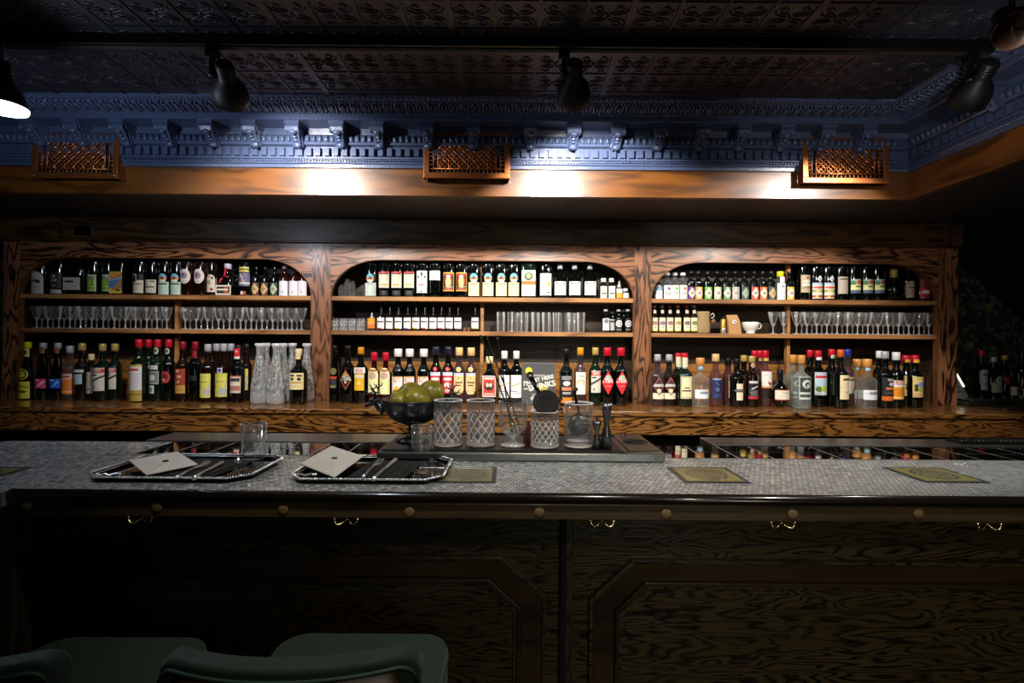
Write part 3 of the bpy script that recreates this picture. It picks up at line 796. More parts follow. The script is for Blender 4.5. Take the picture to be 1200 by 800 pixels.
# framed tile medallions let into the mosaic
M_med = None
def med_mat():
    m, nt, b = new_mat('olive_medallion_tile'); q = N(nt)
    tc = q.n('ShaderNodeTexCoord'); sp = q.n('ShaderNodeSeparateXYZ'); nt.links.new(tc.outputs['Object'], sp.inputs[0]); o = sp.outputs
    r = q.m('SQRT', q.m('ADD', q.m('POWER', o[0], 2.0), q.m('POWER', q.m('MULTIPLY', o[1], 1.0), 2.0)))
    th = q.m('ARCTAN2', o[1], o[0])
    wv = q.m('SINE', q.m('ADD', q.m('MULTIPLY', th, 10.0), q.m('MULTIPLY', q.m('SINE', q.m('MULTIPLY', r, 260.0)), 2.5)))
    pat = q.m('MULTIPLY', q.m('GREATER_THAN', wv, 0.1), q.m('LESS_THAN', r, .045))
    rg = q.m('LESS_THAN', q.m('ABSOLUTE', q.m('SUBTRACT', r, .045)), .003)
    c = q.mix(q.m('MAXIMUM', pat, rg), (*hexc('#6f6b3e'), 1), (*hexc('#3c3f42'), 1))
    nt.links.new(c, b.inputs['Base Color']); b.inputs['Roughness'].default_value = .3; b.inputs['Coat Weight'].default_value = .3
    return m
M_med = med_mat()
for i, px in enumerate((-32, 547, 828, 1094)):
    c = PZ(px, 556.5, -.32)
    wx = .075 if i != 1 else .07
    hy = .07
    b = MB(); b.box(-wx + .010, wx - .010, -hy + .010, hy - .010, 0, .0022); o = b.build('medallion_tile', M_med, bar, loc=(c.x, c.y, ZB))
    b = MB()
    for (x0, x1, y0, y1) in ((-wx, wx, -hy, -hy + .009), (-wx, wx, hy - .009, hy), (-wx, -wx + .009, -hy + .009, hy - .009), (wx - .009, wx, -hy + .009, hy - .009)): b.box(x0, x1, y0, y1, 0, .0018)
    b.build('medallion_border', plain('slate_tile_border', '#2b2e36', .3), o)

# ------------------------------------------------------------------ steel service station
ZD = -.293
st = thing('service_station', 'raised steel service station with dark rubber mats behind the mosaic', 'service station', (0, 0, 0))
ys0, ys1 = 1.79 * K, 2.10 * K
MB().box(-.353, .405, ys0, ys1, ZB + .001, E + ZD - .003).build('steel_tray', M_steel, st, .004)
b = MB(); b.box(-.345, .30, ys0 + .014, ys1 - .006, E + ZD - .003, E + ZD)
for i in range(60): b.box(-.340 + i * .0106, -.340 + i * .0106 + .004, ys0 + .018, ys1 - .01, E + ZD, E + ZD + .0012)
b.build('ribbed_mat', plain('black_rubber_mat', '#141414', .35), st)
pc = P(785, 521, 1.56)
b = MB(); b.box(.315, .40, ys0 + .03, ys1 + .02, E + ZD - .002, E + ZD + .001)
o = b.build('drip_grid', plain('pierced_steel', '#6e6a60', .35, .9), st, .001)
b = MB()
for rr in (.01, .018, .026, .034):
    b.tube([(.3575 + rr * math.cos(a * PI / 12), (ys0 + ys1) / 2 + .02 + rr * math.sin(a * PI / 12), E + ZD + .0015) for a in range(24)], .0016, 4, closed=True)
b.build('drain_slots', M_dark, o)
b = MB(); b.tube([(.335, ys1 - .02, E + ZD + .002), (.335, ys1 - .02, E + ZD + .012), (.345, ys1 - .02, E + ZD + .012), (.345, ys1 - .02, E + ZD + .002)], .002, 6); b.build('grid_handle', M_black, st)
# ------------------------------------------------------------------ 3x5 lettering
FONT = {'A': '010101111101101', 'B': '110101110101110', 'C': '011100100100011', 'D': '110101101101110', 'E': '111100110100111', 'F': '111100110100100',
 'G': '011100101101011', 'H': '101101111101101', 'I': '111010010010111', 'J': '001001001101010', 'K': '101101110101101', 'L': '100100100100111',
 'M': '101111111101101', 'N': '110101101101101', 'O': '010101101101010', 'P': '110101110100100', 'R': '110101110101101', 'S': '011100010001110',
 'T': '111010010010010', 'U': '101101101101111', 'V': '101101101101010', 'Y': '101101010010010', 'Z': '111001010100111', "'": '010010000000000',
 'X': '101101010101101', ' ': '000000000000000', '1': '010110010010111', '2': '110001010100111'}
CELL = .0014
def art(wm, hm, bg, ops, mask='r'):
    W, H = max(6, round(wm / CELL)), max(5, round(hm / CELL))
    bgc = hexc(bg); g = [[bgc for _ in range(W)] for _ in range(H)]
    def setp(x, y, c):
        if 0 <= x < W and 0 <= y < H: g[y][x] = c
    for op in ops:
        k = op[0]
        if k == 'r':
            _, x0, y0, x1, y1, c = op; c = hexc(c)
            for y in range(int(y0 * H), max(int(y0 * H) + 1, round(y1 * H))):
                for x in range(int(x0 * W), max(int(x0 * W) + 1, round(x1 * W))): setp(x, y, c)
        elif k in 'cgp':
            _, cx, cy, rx, ry, c = op; c = hexc(c)
            if k == 'c': ry = rx * W / H
            for y in range(H):
                for x in range(W):
                    dx, dy = ((x + .5) / W - cx) / rx, ((y + .5) / H - cy) / ry
                    if (abs(dx) + abs(dy) < 1) if k == 'p' else (dx * dx + dy * dy < 1): setp(x, y, c)
        elif k == 't':
            _, cx, y0, s, c = op[:5]; sc_ = op[5] if len(op) > 5 else 1; sy_ = sc_[1] if isinstance(sc_, tuple) else sc_; sc_ = sc_[0] if isinstance(sc_, tuple) else sc_; c = hexc(c)
            x0 = int(cx * W - len(s) * 4 * sc_ / 2 + .5); yy = int(y0 * H)
            for i, ch in enumerate(s):
                bits = FONT.get(ch, FONT[' '])
                for j in range(15):
                    if bits[j] == '1':
                        for a in range(sc_):
                            for b_ in range(sy_): setp(x0 + (i * 4 + j % 3) * sc_ + a, yy + (j // 3) * sy_ + b_, c)
        elif k == 'l':
            _, y0, y1, c, nl = op; c = hexc(c); rr = random.Random(nl * 31 + int(y0 * 100))
            for i in range(nl):
                y = int((y0 + (y1 - y0) * i / max(1, nl - 1)) * H); a = rr.randint(2, max(2, W // 4))
                for x in range(a, W - a):
                    if rr.random() < .78: setp(x, y, c)
        elif k == 'd':
            _, x0, y0, x1, y1, th_, c = op; c = hexc(c); L_ = int(max(W, H) * 2)
            for i in range(L_ + 1):
                t_ = i / L_; cx, cy = (x0 + (x1 - x0) * t_) * W, (y0 + (y1 - y0) * t_) * H
                for a in range(-int(th_), int(th_) + 1):
                    for b_ in range(-int(th_), int(th_) + 1): setp(int(cx + a), int(cy + b_), c)
    def on(x, y):
        fx, fy = (x + .5) / W * 2 - 1, (y + .5) / H * 2 - 1
        if mask == 'c': return fx * fx + fy * fy <= 1.02
        if mask == 'p': return abs(fx) + abs(fy) <= 1.03
        if mask == 'a': return fy > -.35 or fx * fx + ((fy + .35) / .65) ** 2 <= 1.03
        if mask == 'v': return fy < .6 or abs(fx) < 1 - (fy - .6) * 1.2
        return True
    return W, H, g, on
LC = {}
def label_mesh(R, wm, hm, spec, square=False, z0=0):
    key = (round(R, 4), round(wm, 4), round(hm, 4), str(spec), square)
    if key in LC: return LC[key]
    W, H, g, on = art(wm, hm, spec[0], spec[1], spec[2] if len(spec) > 2 else 'r')
    wm = min(wm, (1.8 * R) if square else 2.75 * R)
    vs, fs, cols = [], [], []
    def pos(x, z, d):
        if square: return (x, -(R + d), z)
        a = x / R; return ((R + d) * math.sin(a), -(R + d) * math.cos(a), z)
    T = .0006
    for j in range(H):
        x = 0
        while x < W:
            if not on(x, j): x += 1; continue
            x2 = x + 1
            while x2 < W and x2 - x < 3 and g[j][x2] == g[j][x] and on(x2, j): x2 += 1
            xa, xb = (x / W - .5) * wm, (x2 / W - .5) * wm
            za, zb = hm * (1 - j / H), hm * (1 - (j + 1) / H)
            n_ = len(vs)
            vs += [pos(xa, za, T), pos(xb, za, T), pos(xb, zb, T), pos(xa, zb, T)]
            fs.append((n_ + 3, n_ + 2, n_ + 1, n_)); cols.append(g[j][x]); x = x2
    me = bpy.data.meshes.new('label'); me.from_pydata(vs, [], fs); me.materials.append(M_print)
    at = me.attributes.new('ink', 'FLOAT_COLOR', 'FACE'); data = []
    for c in cols: data += [*c, 1.0]
    at.data.foreach_set('color', data)
    LC[key] = me; return me

# ------------------------------------------------------------------ bottles
STY = {  # body top, neck start (fractions of height), neck radius m, cap start
 'std': (.58, .73, .0140, .86), 'tall': (.62, .76, .0135, .84), 'slope': (.40, .80, .0130, .88), 'squat': (.56, .70, .0130, .84),
 'short': (.62, .74, .012, .80), 'mix': (.60, .78, .0095, .90), 'cone': (.58, .86, .0125, .84), 'drop': (.56, .66, .0075, .62), 'round': (.40, .72, .0130, .74), 'neat': (.66, .80, .0150, .82),
}
BC = {}
def body_mesh(R, H, sty, glass, square):
    key = ('b', round(R, 3), round(H, 3), sty, glass, square)
    if key in BC: return BC[key]
    bt, ns, rn, cs = STY[sty]; rn = min(rn, R * .6)
    pr = [(.001, .003), (R * .55, .004), (R * .85, 0.0), (R * .97, .003), (R, .010)]
    if sty == 'round':
        pr = [(.001, .002), (R * .4, 0)]
        for i in range(1, 11):
            a = -1.15 + i * .235; pr.append((max(rn, R * math.cos(a)), H * (.33 + .33 * math.sin(a))))
        pr.append((rn, H * ns))
    else:
        pr.append((R, H * bt))
        for i in range(1, 8):
            t_ = i / 8; k = (1 + math.cos(PI * t_)) / 2
            if sty in ('slope', 'cone'): k = (1 - t_) ** 1.25
            pr.append((rn + (R - rn) * k, H * (bt + (ns - bt) * t_)))
        pr.append((rn, H * ns))
    pr += [(rn * .96, H * (cs - .02)), (rn * 1.12, H * cs), (rn * 1.12, H * (cs + .02)), (rn * .9, H * (cs + .022)), (.001, H * (cs + .022))]
    m = MB(); m.lathe(pr, 28, power=(5, rn * 1.3) if square else None)
    me = m.mesh('bottle_glass', GL[glass]); BC[key] = me; return me
def cap_mesh(H, sty, R, c, big=1.0):
    key = ('c', round(H, 3), sty, round(R, 3), c, big)
    if key in BC: return BC[key]
    bt, ns, rn, cs = STY[sty]; rn = min(rn, R * .6); big = 1 + (big - 1) * .7; r = rn * 1.12 * big; z0, z1 = H * cs, H
    if big < 0: r = rn * 1.25; 
    m = MB(); m.lathe([(r * .93, z0 - .001), (r, z0), (r, z1 - .003), (r * .9, z1), (.001, z1)], 20)
    if sty == 'drop':
        m = MB(); m.lathe([(r * 1.1, z0), (r * 1.1, z0 + .014), (r * .6, z0 + .016), (r * .62, H * .82), (r * .45, H * .95), (.001, H)], 14)
    me = m.mesh('cap', capmat(c)); BC[key] = me; return me
SHELFZ = {'T': ZS1, 'M': ZS2, 'B': ZL}
ROWY = {'T': 2.655, 'M': 2.65, 'B': 2.50}
BAYN = ['left', 'centre', 'right']; SHN = {'T': 'top shelf', 'M': 'middle shelf', 'B': 'bottom shelf'}
REG = []          # (obj, desc, shelf, bay, x)
def bay(px): return 0 if px < 376 else (1 if px < 752 else 2)
def bottle(sh, px, w, ytop, sty, glass, cap, labels, desc, row=0, name='liquor_bottle', square=False, capbig=1.0, Y=None, rz=None, z=None):
    Y0 = Y or (ROWY[sh] + row * .075 if sh == 'B' else ROWY[sh] + row * .052)
    zb = z if z is not None else SHELFZ[sh]
    R = w / 2 * Y0 / F
    H = (P(px, ytop, Y0).z - zb) if ytop else .285
    X = P(px, 440 if sh == 'B' else 350, Y0).x
    t = thing(name, desc, 'bottle', (X, Y0, zb), 0)
    child('bottle_glass', body_mesh(R, H, sty, glass, square), t)
    if cap: child('cap', cap_mesh(H, sty, R, cap, capbig), t)
    for lb in labels:
        y0, y1, lw, xo, spec = lb[:5]
        Yf = Y0 - R
        zt, z1 = P(px, y0, Yf).z - zb, P(px, y1, Yf).z - zb
        z1 = max(z1, .003)
        bt, ns, rn, cs = STY[sty]; rn = min(rn, R * .6)
        zm = (zt + z1) / 2 / H
        rad = R
        if zm > ns: rad = rn * (1.13 if zm < cs else 1.3)
        elif zt / H > bt + .10 and zm > bt:
            k = (zm - bt) / (ns - bt); kk = (1 + math.cos(PI * k)) / 2 if sty not in ('slope', 'cone') else (1 - k) ** 1.25
            rad = rn + (R - rn) * min(1, kk + .25)
        lwm = lw * Yf / F
        me = label_mesh(rad, lwm, zt - z1, spec, square and rad == R)
        o = child('label', me, t, (0, 0, z1), (0, 0, xo / w * 1.3 if xo and not square else 0))
        if square and xo: o.location.x = xo * Yf / F
    REG.append([t, desc, sh, bay(px), px, 'bottle'])
    return t
W_, K_ = '#e8e4da', '#14120f'
def D(*ops, bg='#e6e0d0', mask='r'): return (bg, list(ops), mask)
# ---- top shelf, left arch
T = 'T'
bottle(T, 49.5, 19, None, 'std', 'grn', 'black', [(318, 344, 16, 0, D(('d', .5, .2, .5, .45, 0, K_), ('g', .5, .42, .3, .05, '#4a4440'), ('c', .68, .45, .14, 0, '#3a2a26'), ('l', .66, .7, '#5a534a', 2), ('l', .78, .86, '#8a8378', 2), bg='#c9c4b8', mask='a'))], 'dark bottle with arched pale label and flower drawing', square=False)
bottle(T, 70, 17, None, 'std', 'blk', 'black', [(319, 337, 15, 0, D(('r', .06, .05, .94, .95, '#22221f'), ('c', .5, .25, .12, 0, '#b9b6ac'), ('t', .5, .42, 'OLD', '#d6d2c6', 2), ('p', .5, .85, .2, .08, '#8b887e'), bg='#3d3d38')), (339, 343.5, 15, 0, D(('l', .4, .5, '#777168', 1), bg='#c9c4b8'))], 'black bottle with dark lettered label over white strip')
bottle(T, 93, 22, None, 'squat', 'blk', 'black', [(325, 339.5, 20, 0, D(('r', .1, .25, .6, .42, '#2b2a28'), ('d', .55, .75, .95, .55, 0, '#77726a'), bg='#c4bfb6'))], 'wide black bottle with plain white label', square=True)
for x in (111, 128): bottle(T, x, 14, None, 'std', 'grn', 'black', [(321.5, 341, 12, 0, D(('r', 0, .1, .85, .24, '#8d86a3'), ('r', .06, .24, .8, .70, '#6f9a2b'), ('r', .2, .3, .6, .62, '#a3c04e'), ('r', .06, .76, .9, .94, '#79a332'), bg='#c6cf9a'))], 'dark bottle with bright green label')
bottle(T, 141.5, 16.5, None, 'std', 'blk', 'black', [(318, 343.5, 15, 0, D(('r', 0, 0, 1, .14, '#c9963f'), ('d', 0, .45, 1, .12, 3, '#b57d3a'), ('r', 0, .36, 1, .74, '#4a7ab8'), ('d', 0, .40, 1, .30, 2, '#7fa8d6'), ('d', .2, 1, 1, .42, 5, '#a97b3f'), ('r', 0, .88, 1, 1, '#d3b84c'), ('r', .55, .82, .85, .9, '#3a2a1c'), bg='#c9a04a'))], 'square bottle with blue and gold coastal picture label', square=True)
bottle(T, 165, 15, None, 'std', 'blk', 'black', [(321, 343, 14, 0, D(('r', .12, .06, .45, .42, '#1d1b18'), ('r', .5, .0, 1, .32, '#0e0d0b'), ('r', .1, .5, .9, .56, '#5b564c'), ('l', .68, .86, '#6b655a', 3), bg='#cbc5b5'))], 'dark bottle with cream label and black square portrait')
bottle(T, 179.5, 15, None, 'std', 'blk', 'black', [(327.5, 343, 14.5, 0, D(('r', .6, .1, .9, .18, '#4f4a42'), ('r', .1, .5, .9, .6, '#5b564c'), ('l', .75, .9, '#8b8478', 2), bg='#cbc5b5'))], 'dark bottle with low cream label')
SEALB = D(('r', 0, 0, 1, .45, '#6fb1c9'), ('r', 0, .45, 1, .7, '#cf7f35'), ('c', .5, .5, .18, 0, '#5d3b22'), bg='#dcd9c9', mask='c')
for x in (194.5, 208.5): bottle(T, x, 15, None, 'std', 'blk', 'black', [(320.5, 330.5, 9.5, 0, SEALB), (330, 345, 14, 0, D(('t', .5, .08, 'MINT', '#4a5a50', 1) if 0 else ('r', .12, .1, .88, .24, '#53635a'), ('l', .45, .8, '#87998d', 3), bg='#b5cdbd'))], 'dark bottle with mint label and round blue seal')
for x in (220.5, 236.5): bottle(T, x, 16, None, 'std', 'brn', 'dkred', [(315, 332, 13, 0, D(('c', .45, .45, .3, 0, '#8f8092'), ('c', .35, .4, .16, 0, '#6b5d72'), ('d', .3, .88, .75, .82, 0, '#35312d'), bg='#d6c9bd', mask='c'))], 'dark bottle with round cream portrait label')
bottle(T, 249.5, 12.5, None, 'std', 'brn', 'black', [(321.5, 342, 11, 0, D(('c', .7, .2, .14, 0, '#3c332c'), ('c', .35, .45, .25, 0, '#9c937a'), ('c', .65, .85, .16, 0, '#8a2d2a'), ('r', .2, .08, .5, .12, K_), bg='#cfc5ae', mask='a'))], 'slim dark bottle with narrow cream arched label')
t = bottle(T, 267, 20, 309, 'squat', 'blk', 'lilac', [(334, 346, 18, 0, D(('r', .08, .15, .92, .85, '#3a241a'), ('r', .55, .2, .85, .8, '#a0622d'), ('r', .12, .38, .8, .55, '#e4ddd0'), bg='#dcd8cc'))], 'squat bottle with red ribbon and white stopper', square=True, capbig=1.3)
b = MB(); Rr = .0175
b.tube([(0, -Rr, .142), (-.004, -.022, .115), (.001, -.034, .100), (-.014, -.046, .075), (-.016, -.047, .06)], .005, 6); b.tube([(0, -.034, .098), (.02, -.045, .092), (.026, -.046, .095)], .004, 6)
b.build('ribbon', plain('red_ribbon', '#b02233', .5), t)
bottle(T, 288.5, 15.5, None, 'std', 'blk', 'black', [(312.5, 318.5, 13, 0, D(('r', 0, .35, 1, .6, '#5d5320'), bg='#c2b455')), (319.5, 335, 14.5, 0, D(('d', .25, .1, .6, .75, 1, '#d9d6d2'), ('d', .6, .1, .25, .75, 1, '#c26a63'), ('r', 0, .72, 1, .86, '#c7c4ba'), bg='#5b6280')), (341, 345, 6, 0, D(('r', .5, 0, 1, 1, '#a33'), bg='#d0d0cc'))], 'tall bottle with gold band and blue lettered label')
DIAM = lambda bg, c='#dcd3b8', d='#8f8262': D(('p', .5, .5, .5, .46, c), ('c', .5, .5, .2, 0, d), ('l', .5, .5, '#5f5848', 1), bg=bg)
for x, bgc, c, dsc in ((300.5, '#4a2c1c', '#c9a86a', 'small dark bottle with gold diamond label'), (311, '#4a2c1c', '#c9a06a', 'small dark bottle with gold diamond label'), (322, '#2c3c2c', '#a9b69a', 'small dark bottle with green diamond label')):
    bottle(T, x, 10.5, 313, 'mix', 'blk', 'black', [(331, 346, 10, 0, DIAM(bgc, c))], dsc, name='mixer_bottle')
for x in (333.5, 345, 355.5): bottle(T, x, 12, 311.5, 'mix', 'red', 'lilac', [(329, 346.5, 11.8, 0, D(('l', .1, .3, '#a9a5b0', 2), ('l', .45, .6, '#b9b5c0', 2), ('c', .5, .75, .15, 0, '#c0bcc8'), bg='#e6e2ea'))], 'small dark red bottle with white label', name='mixer_bottle')
# ---- top shelf, centre arch
for x, yt in ((400, 330), (407, 322.5), (413, 325)): bottle(T, x, 7, yt, 'short', 'clr', None, [], 'small clear slender decanter without label', name='decanter')
bottle(T, 435.5, 15.5, None, 'std', 'blk', 'black', [(320.5, 330.5, 9.5, 0, SEALB), (331, 346.5, 14.5, 0, D(('t', .52, .08, 'MENTA', '#3f4a44', 1), ('l', .45, .85, '#9fb0a5', 3), bg='#cfe0d3'))], 'dark bottle with mint label and round blue seal')
for x in (451, 465.5, 480): bottle(T, x, 15, None, 'std', 'blk', 'silver', [(318, 337, 13.5, 0, D(('r', 0, 0, 1, .10, '#c9474b'), ('r', .1, .11, .9, .18, '#6b3a35'), ('l', .24, .5, '#b7a98c', 3), ('g', .5, .82, .32, .08, '#d9bb72'), bg='#ece2cb')), (340, 346, 10, 0, D(('l', .3, .6, '#8a8694', 2), bg='#17161c'))], 'dark bottle with red-topped cream label')
bottle(T, 495, 15, None, 'std', 'blk', 'black', [(317, 343, 14, 0, D(('c', .2, .28, .09, 0, K_), ('c', .78, .28, .09, 0, K_), ('p', .5, .15, .08, .16, K_), ('g', .5, .64, .3, .05, '#c08a82'), ('d', .0, .75, .2, 1, 0, '#4c4c50'), ('d', 1, .75, .8, 1, 0, '#4c4c50'), ('p', .5, .93, .08, .06, K_), bg='#dfdedd'))], 'bottle wrapped in white label with black spade figures')
bottle(T, 510, 15, None, 'std', 'blk', 'black', [(317, 328, 14, 0, D(('l', .3, .7, '#a7a2ac', 3), bg='#e7e3ea'))], 'dark bottle with short white label up high')
for x in (526, 541): bottle(T, x, 15, None, 'std', 'blk', 'dkred', [(319, 341, 14.6, 0, D(('r', .06, .06, .94, .93, '#201a18'), ('r', .1, .1, .9, .2, '#b2262a'), ('g', .5, .48, .30, .36, '#cc3a2a'), ('g', .5, .52, .2, .26, '#ead77a'), ('c', .5, .22, .14, 0, '#f0e9c0'), ('t', .5, .74, 'TIGRE', '#dcd5c0', 1) if 0 else ('l', .74, .84, '#d0c8b0', 3), ('r', .1, .88, .9, .94, '#b2262a'), bg='#d8a83c'))], 'bottle with yellow and red framed figure label')
for x in (555.5, 572, 587.5, 602): bottle(T, x, 15.5, None, 'std', 'blk', 'black', [(320, 330.5, 9.5, 0, SEALB), (330.5, 346.5, 14.5, 0, D(('t', .5, .06, 'BRANCA', '#5e4a35', (1, 2)), ('l', .5, .8, '#d9b58a', 3), bg='#eed6b0'))], 'dark bottle with peach label and round blue seal')
bottle(T, 619, 17.5, None, 'std', 'grn', 'black', [(316.5, 346.5, 16, 0, D(('c', .5, .24, .30, 0, '#2f5a34'), ('c', .5, .22, .18, 0, '#a7c47c'), ('r', 0, .42, 1, .58, '#e0732b'), ('t', .5, .44, 'MEISTER', '#7a3010', 1) if 0 else ('l', .5, .5, '#7a3010', 1), ('l', .93, .96, '#d98c60', 1), bg='#efeeea'))], 'square green bottle with white label and orange band', square=True)
bottle(T, 639, 16.5, None, 'std', 'blk', 'silver', [(320, 346, 15, 0, D(('l', .06, .12, '#c08b5a', 2), ('c', .78, .45, .15, 0, '#e0b040'), ('c', .68, .58, .1, 0, '#e6c060'), ('d', .2, .8, .5, .72, 0, '#8ba05a'), ('r', .6, .84, .85, .9, '#6a635a'), ('d', .3, .3, .9, .22, 0, '#b5a68a'), bg='#efece2'))], 'bottle with tall white label and golden flowers')
for x in (656, 673, 691): bottle(T, x, 16.5, 309.5, 'cone', 'blk', 'silver', [(329.5, 345.5, 15, 0, D(('r', .12, .1, .3, .16, '#555'), ('r', .7, .1, .88, .16, '#555'), ('l', .5, .62, '#9a9a96', 2), ('r', .45, .5, .55, .58, '#667'), bg='#f0efeb'))], 'conical dark bottle with big white label')
for x in (707, 716.5): bottle(T, x, 9.5, 326, 'short', 'brn', 'white', [(335, 350, 8.8, 0, D(('r', .15, .56, .85, .66, '#4a4640'), ('l', .2, .35, '#aaa596', 2), bg='#ece7d8'))], 'short flask with white cap and cream label', name='bitters_bottle')
bottle(T, 725.5, 8.5, 329, 'drop', 'brn', 'white', [(338, 349, 8, 0, D(('r', 0, .45, 1, 1, '#e0a01f'), bg='#ece9ea'))], 'small dropper bottle with yellow and white label', name='bitters_bottle')
bottle(T, 733, 9, 338, 'round', 'clr', 'white', [(343, 349, 7, 0, D(bg='#e6e9ee'))], 'tiny round pale bottle at the arch foot', name='bitters_bottle')
# ---- top shelf, right arch
bottle(T, 771.5, 9.5, 334, 'short', 'clr', 'white', [(336, 351, 9, 0, D(('r', 0, 0, 1, .3, '#7fa7c0'), ('l', .5, .6, '#c7b0b4', 2), bg='#e9eef2'))], 'small clear bottle with blue and white label', name='mixer_bottle')
for x, c, nm in ((781.5, '#8d5c96', 'purple'), (790.5, '#7fae3c', 'green'), (800, '#d0762f', 'orange')): bottle(T, x, 10.5, 319.5, 'mix', 'clr', 'white', [(334, 351, 9.8, 0, D(('c', .6, .25, .2, 0, c), ('r', .15, .5, .85, .56, '#888'), ('r', .2, .64, .8, .7, c), bg='#f2f0ec'))], 'small clear bottle with white label and ' + nm + ' motif', name='mixer_bottle', capbig=1.4)
mixers = [(809.5, '#5e2d78', '#e0d6c6', 'purple'), (818, '#d3a52c', '#e0d6d6', 'amber'), (829, '#6fae3c', '#e4e0c8', 'lime green'), (840, '#b9c09a', '#ddd6c4', 'pale olive'), (851, '#5f8a4c', '#e4e6d4', 'leaf green'),
          (861, '#b7aeaa', '#c6bdb9', 'plain grey'), (872, '#3c4a44', '#8fa89c', 'grey green'), (883.5, '#c2483c', '#e8e0d4', 'coral red'), (893.5, '#c86a2c', '#ebe3d3', 'burnt orange'), (903.5, '#3d4450', '#c9a45a', 'navy and gold'), (925, '#d9b12c', '#e6e2e0', 'yellow')]
for x, a, c, nm in mixers: bottle(T, x, 10.3, 318, 'mix', 'blk', 'black', [(336, 351, 9.6, 0, DIAM(a, c, '#a79c84'))], 'small dark mixer bottle with ' + nm + ' diamond label', name='mixer_bottle')
bottle(T, 914, 11.5, 318, 'neat', 'clr', 'yellow', [(324, 331, 5.5, 0, D(bg='#e6e8f2')), (331.5, 351.5, 11.3, 0, D(('c', .55, .2, .1, 0, '#555b70'), ('l', .5, .8, '#a9b0c4', 4), bg='#e9ebf4'))], 'small white-wrapped bottle with yellow cap', name='bitters_bottle')
bottle(T, 941.5, 13.5, None, 'std', 'blk', 'black', [(322, 342.5, 12.2, 0, D(('c', .6, .15, .1, 0, '#5a2420'), ('r', .2, .32, .85, .42, '#e8e2d0'), ('r', .15, .5, .9, .6, '#ece6d6'), ('d', .1, .74, .95, .7, 1, '#6b4c38'), bg='#b9a584'))], 'dark bottle with tan illustrated label')
for x in (955.5, 969.5): bottle(T, x, 14.3, None, 'std', 'blk', 'black', [(322.5, 330.5, 7, 2, D(('d', .2, .5, .9, .5, 1, '#7fa3cc'), ('p', .7, .7, .3, .3, '#c98868'), bg='#d8dce4', mask='p')), (331, 349.5, 13.8, 0, D(('r', 0, 0, 1, .16, '#a7bfd0'), ('g', .5, .3, .5, .08, '#c9573a'), ('r', 0, .44, 1, .62, '#8d9a5c'), ('r', .25, .48, .7, .58, '#d6c46a'), ('r', 0, .8, 1, .94, '#a35a26'), ('c', .35, .87, .1, 0, '#e8c25a'), bg='#e2ddd0'))], 'dark bottle with layered landscape label and blue diamond')
bottle(T, 985, 14.5, None, 'std', 'blk', 'black', [(324, 344, 13.3, 0, D(('r', .15, .1, .85, .18, '#4a403a'), ('l', .3, .9, '#8b7a6c', 5), bg='#b5a797'))], 'dark bottle with bronze striped label')
for x in (1000, 1014.5, 1028): bottle(T, x, 14.5, None, 'std', 'blk', 'black', [(327, 343.5, 13.6, 0, D(('r', 0, 0, 1, .35, '#9cc0bd'), ('g', .7, .22, .26, .16, '#d2552c'), ('g', .15, .3, .25, .2, '#4a7a4c'), ('r', 0, .4, 1, .74, '#d9de9a'), ('r', .4, .46, .95, .56, '#5c6a3a'), ('r', 0, .78, 1, 1, '#3b4a66'), ('l', .88, .88, '#9aa4b6', 1), bg='#d4dc9f'))], 'dark bottle with tropical fruit picture label')
t = bottle(T, 1047, 23, 315.5, 'round', 'blk', 'gold', [], 'round black flask bottle with gold stopper', capbig=1.25)
b = MB(); b.tube([(.012 + .012 * math.cos(a * .8), -.046, .055 + .010 * math.sin(a * .8)) for a in range(6)], .0015, 5); b.build('silver_emblem', M_silver, t)
bottle(T, 1063.5, 13, None, 'slope', 'blk', 'black', [(329, 348.5, 12, 0, D(('r', .2, .36, .9, .44, '#6b5a4a'), ('l', .55, .85, '#a3917c', 3), ('c', .25, .15, .15, 0, '#8b7a68'), bg='#bba994', mask='a'))], 'dark bottle with tapering shoulders and beige label')
bottle(T, 1080.5, 14.5, 321.5, 'neat', 'red', 'silver', [(327, 349.5, 13.8, 0, D(('r', .0, .5, 1, .92, '#c01f33'), ('r', .05, .1, .9, .4, '#6e1c22'), ('g', .5, .66, .36, .09, '#dcdcd8'), ('l', .96, .98, '#dcdcd8', 1), bg='#7c2026'))], 'bottle with red label and white oval')
# ---- middle shelf small bottles
Mi = 'M'
bottle(Mi, 436, 10.5, 366, 'drop', 'amb', 'silver', [(372.5, 384.5, 10, 0, D(('r', 0, 0, 1, .5, '#e3a11f'), ('r', .1, .45, .9, .6, '#e9a078'), bg='#e07a24'))], 'orange labelled dropper bottle left of the white ones', name='bitters_bottle')
dr = [447, 457, 467.5, 478, 488, 498, 508, 517.5, 527, 537, 557]
for i, x in enumerate(dr):
    acc = ['#cc6a5a', '#dcdcdc', '#d6c83c', '#8a8ad0', '#d9a43a', '#cc6a5a', '#d8d8d8', '#c05050', '#cc8a8a', '#bbbbcc', '#b8c84a'][i]
    bottle(Mi, x, 9.8, 359.5, 'drop', 'brn', 'black', [(372, 385, 9.4, 0, D(('r', .1, .3, .9, .42, '#3c3c40'), ('l', .58, .66, '#b5b5b8', 2), ('r', .0, .9, .7, 1, acc), ('c', .3, .25, .12, 0, acc) if i == 4 else ('l', .1, .1, '#dddddd', 1), bg='#eceae8'))], 'white labelled dropper bottle', name='bitters_bottle')
RND = D(('c', .5, .42, .46, 0, '#e8e8e6'), ('c', .5, .42, .3, 0, '#88888a'), ('c', .5, .42, .16, 0, '#e8e8e6'), ('l', .85, .93, '#c8c8c8', 2), bg='#0c0c0e')
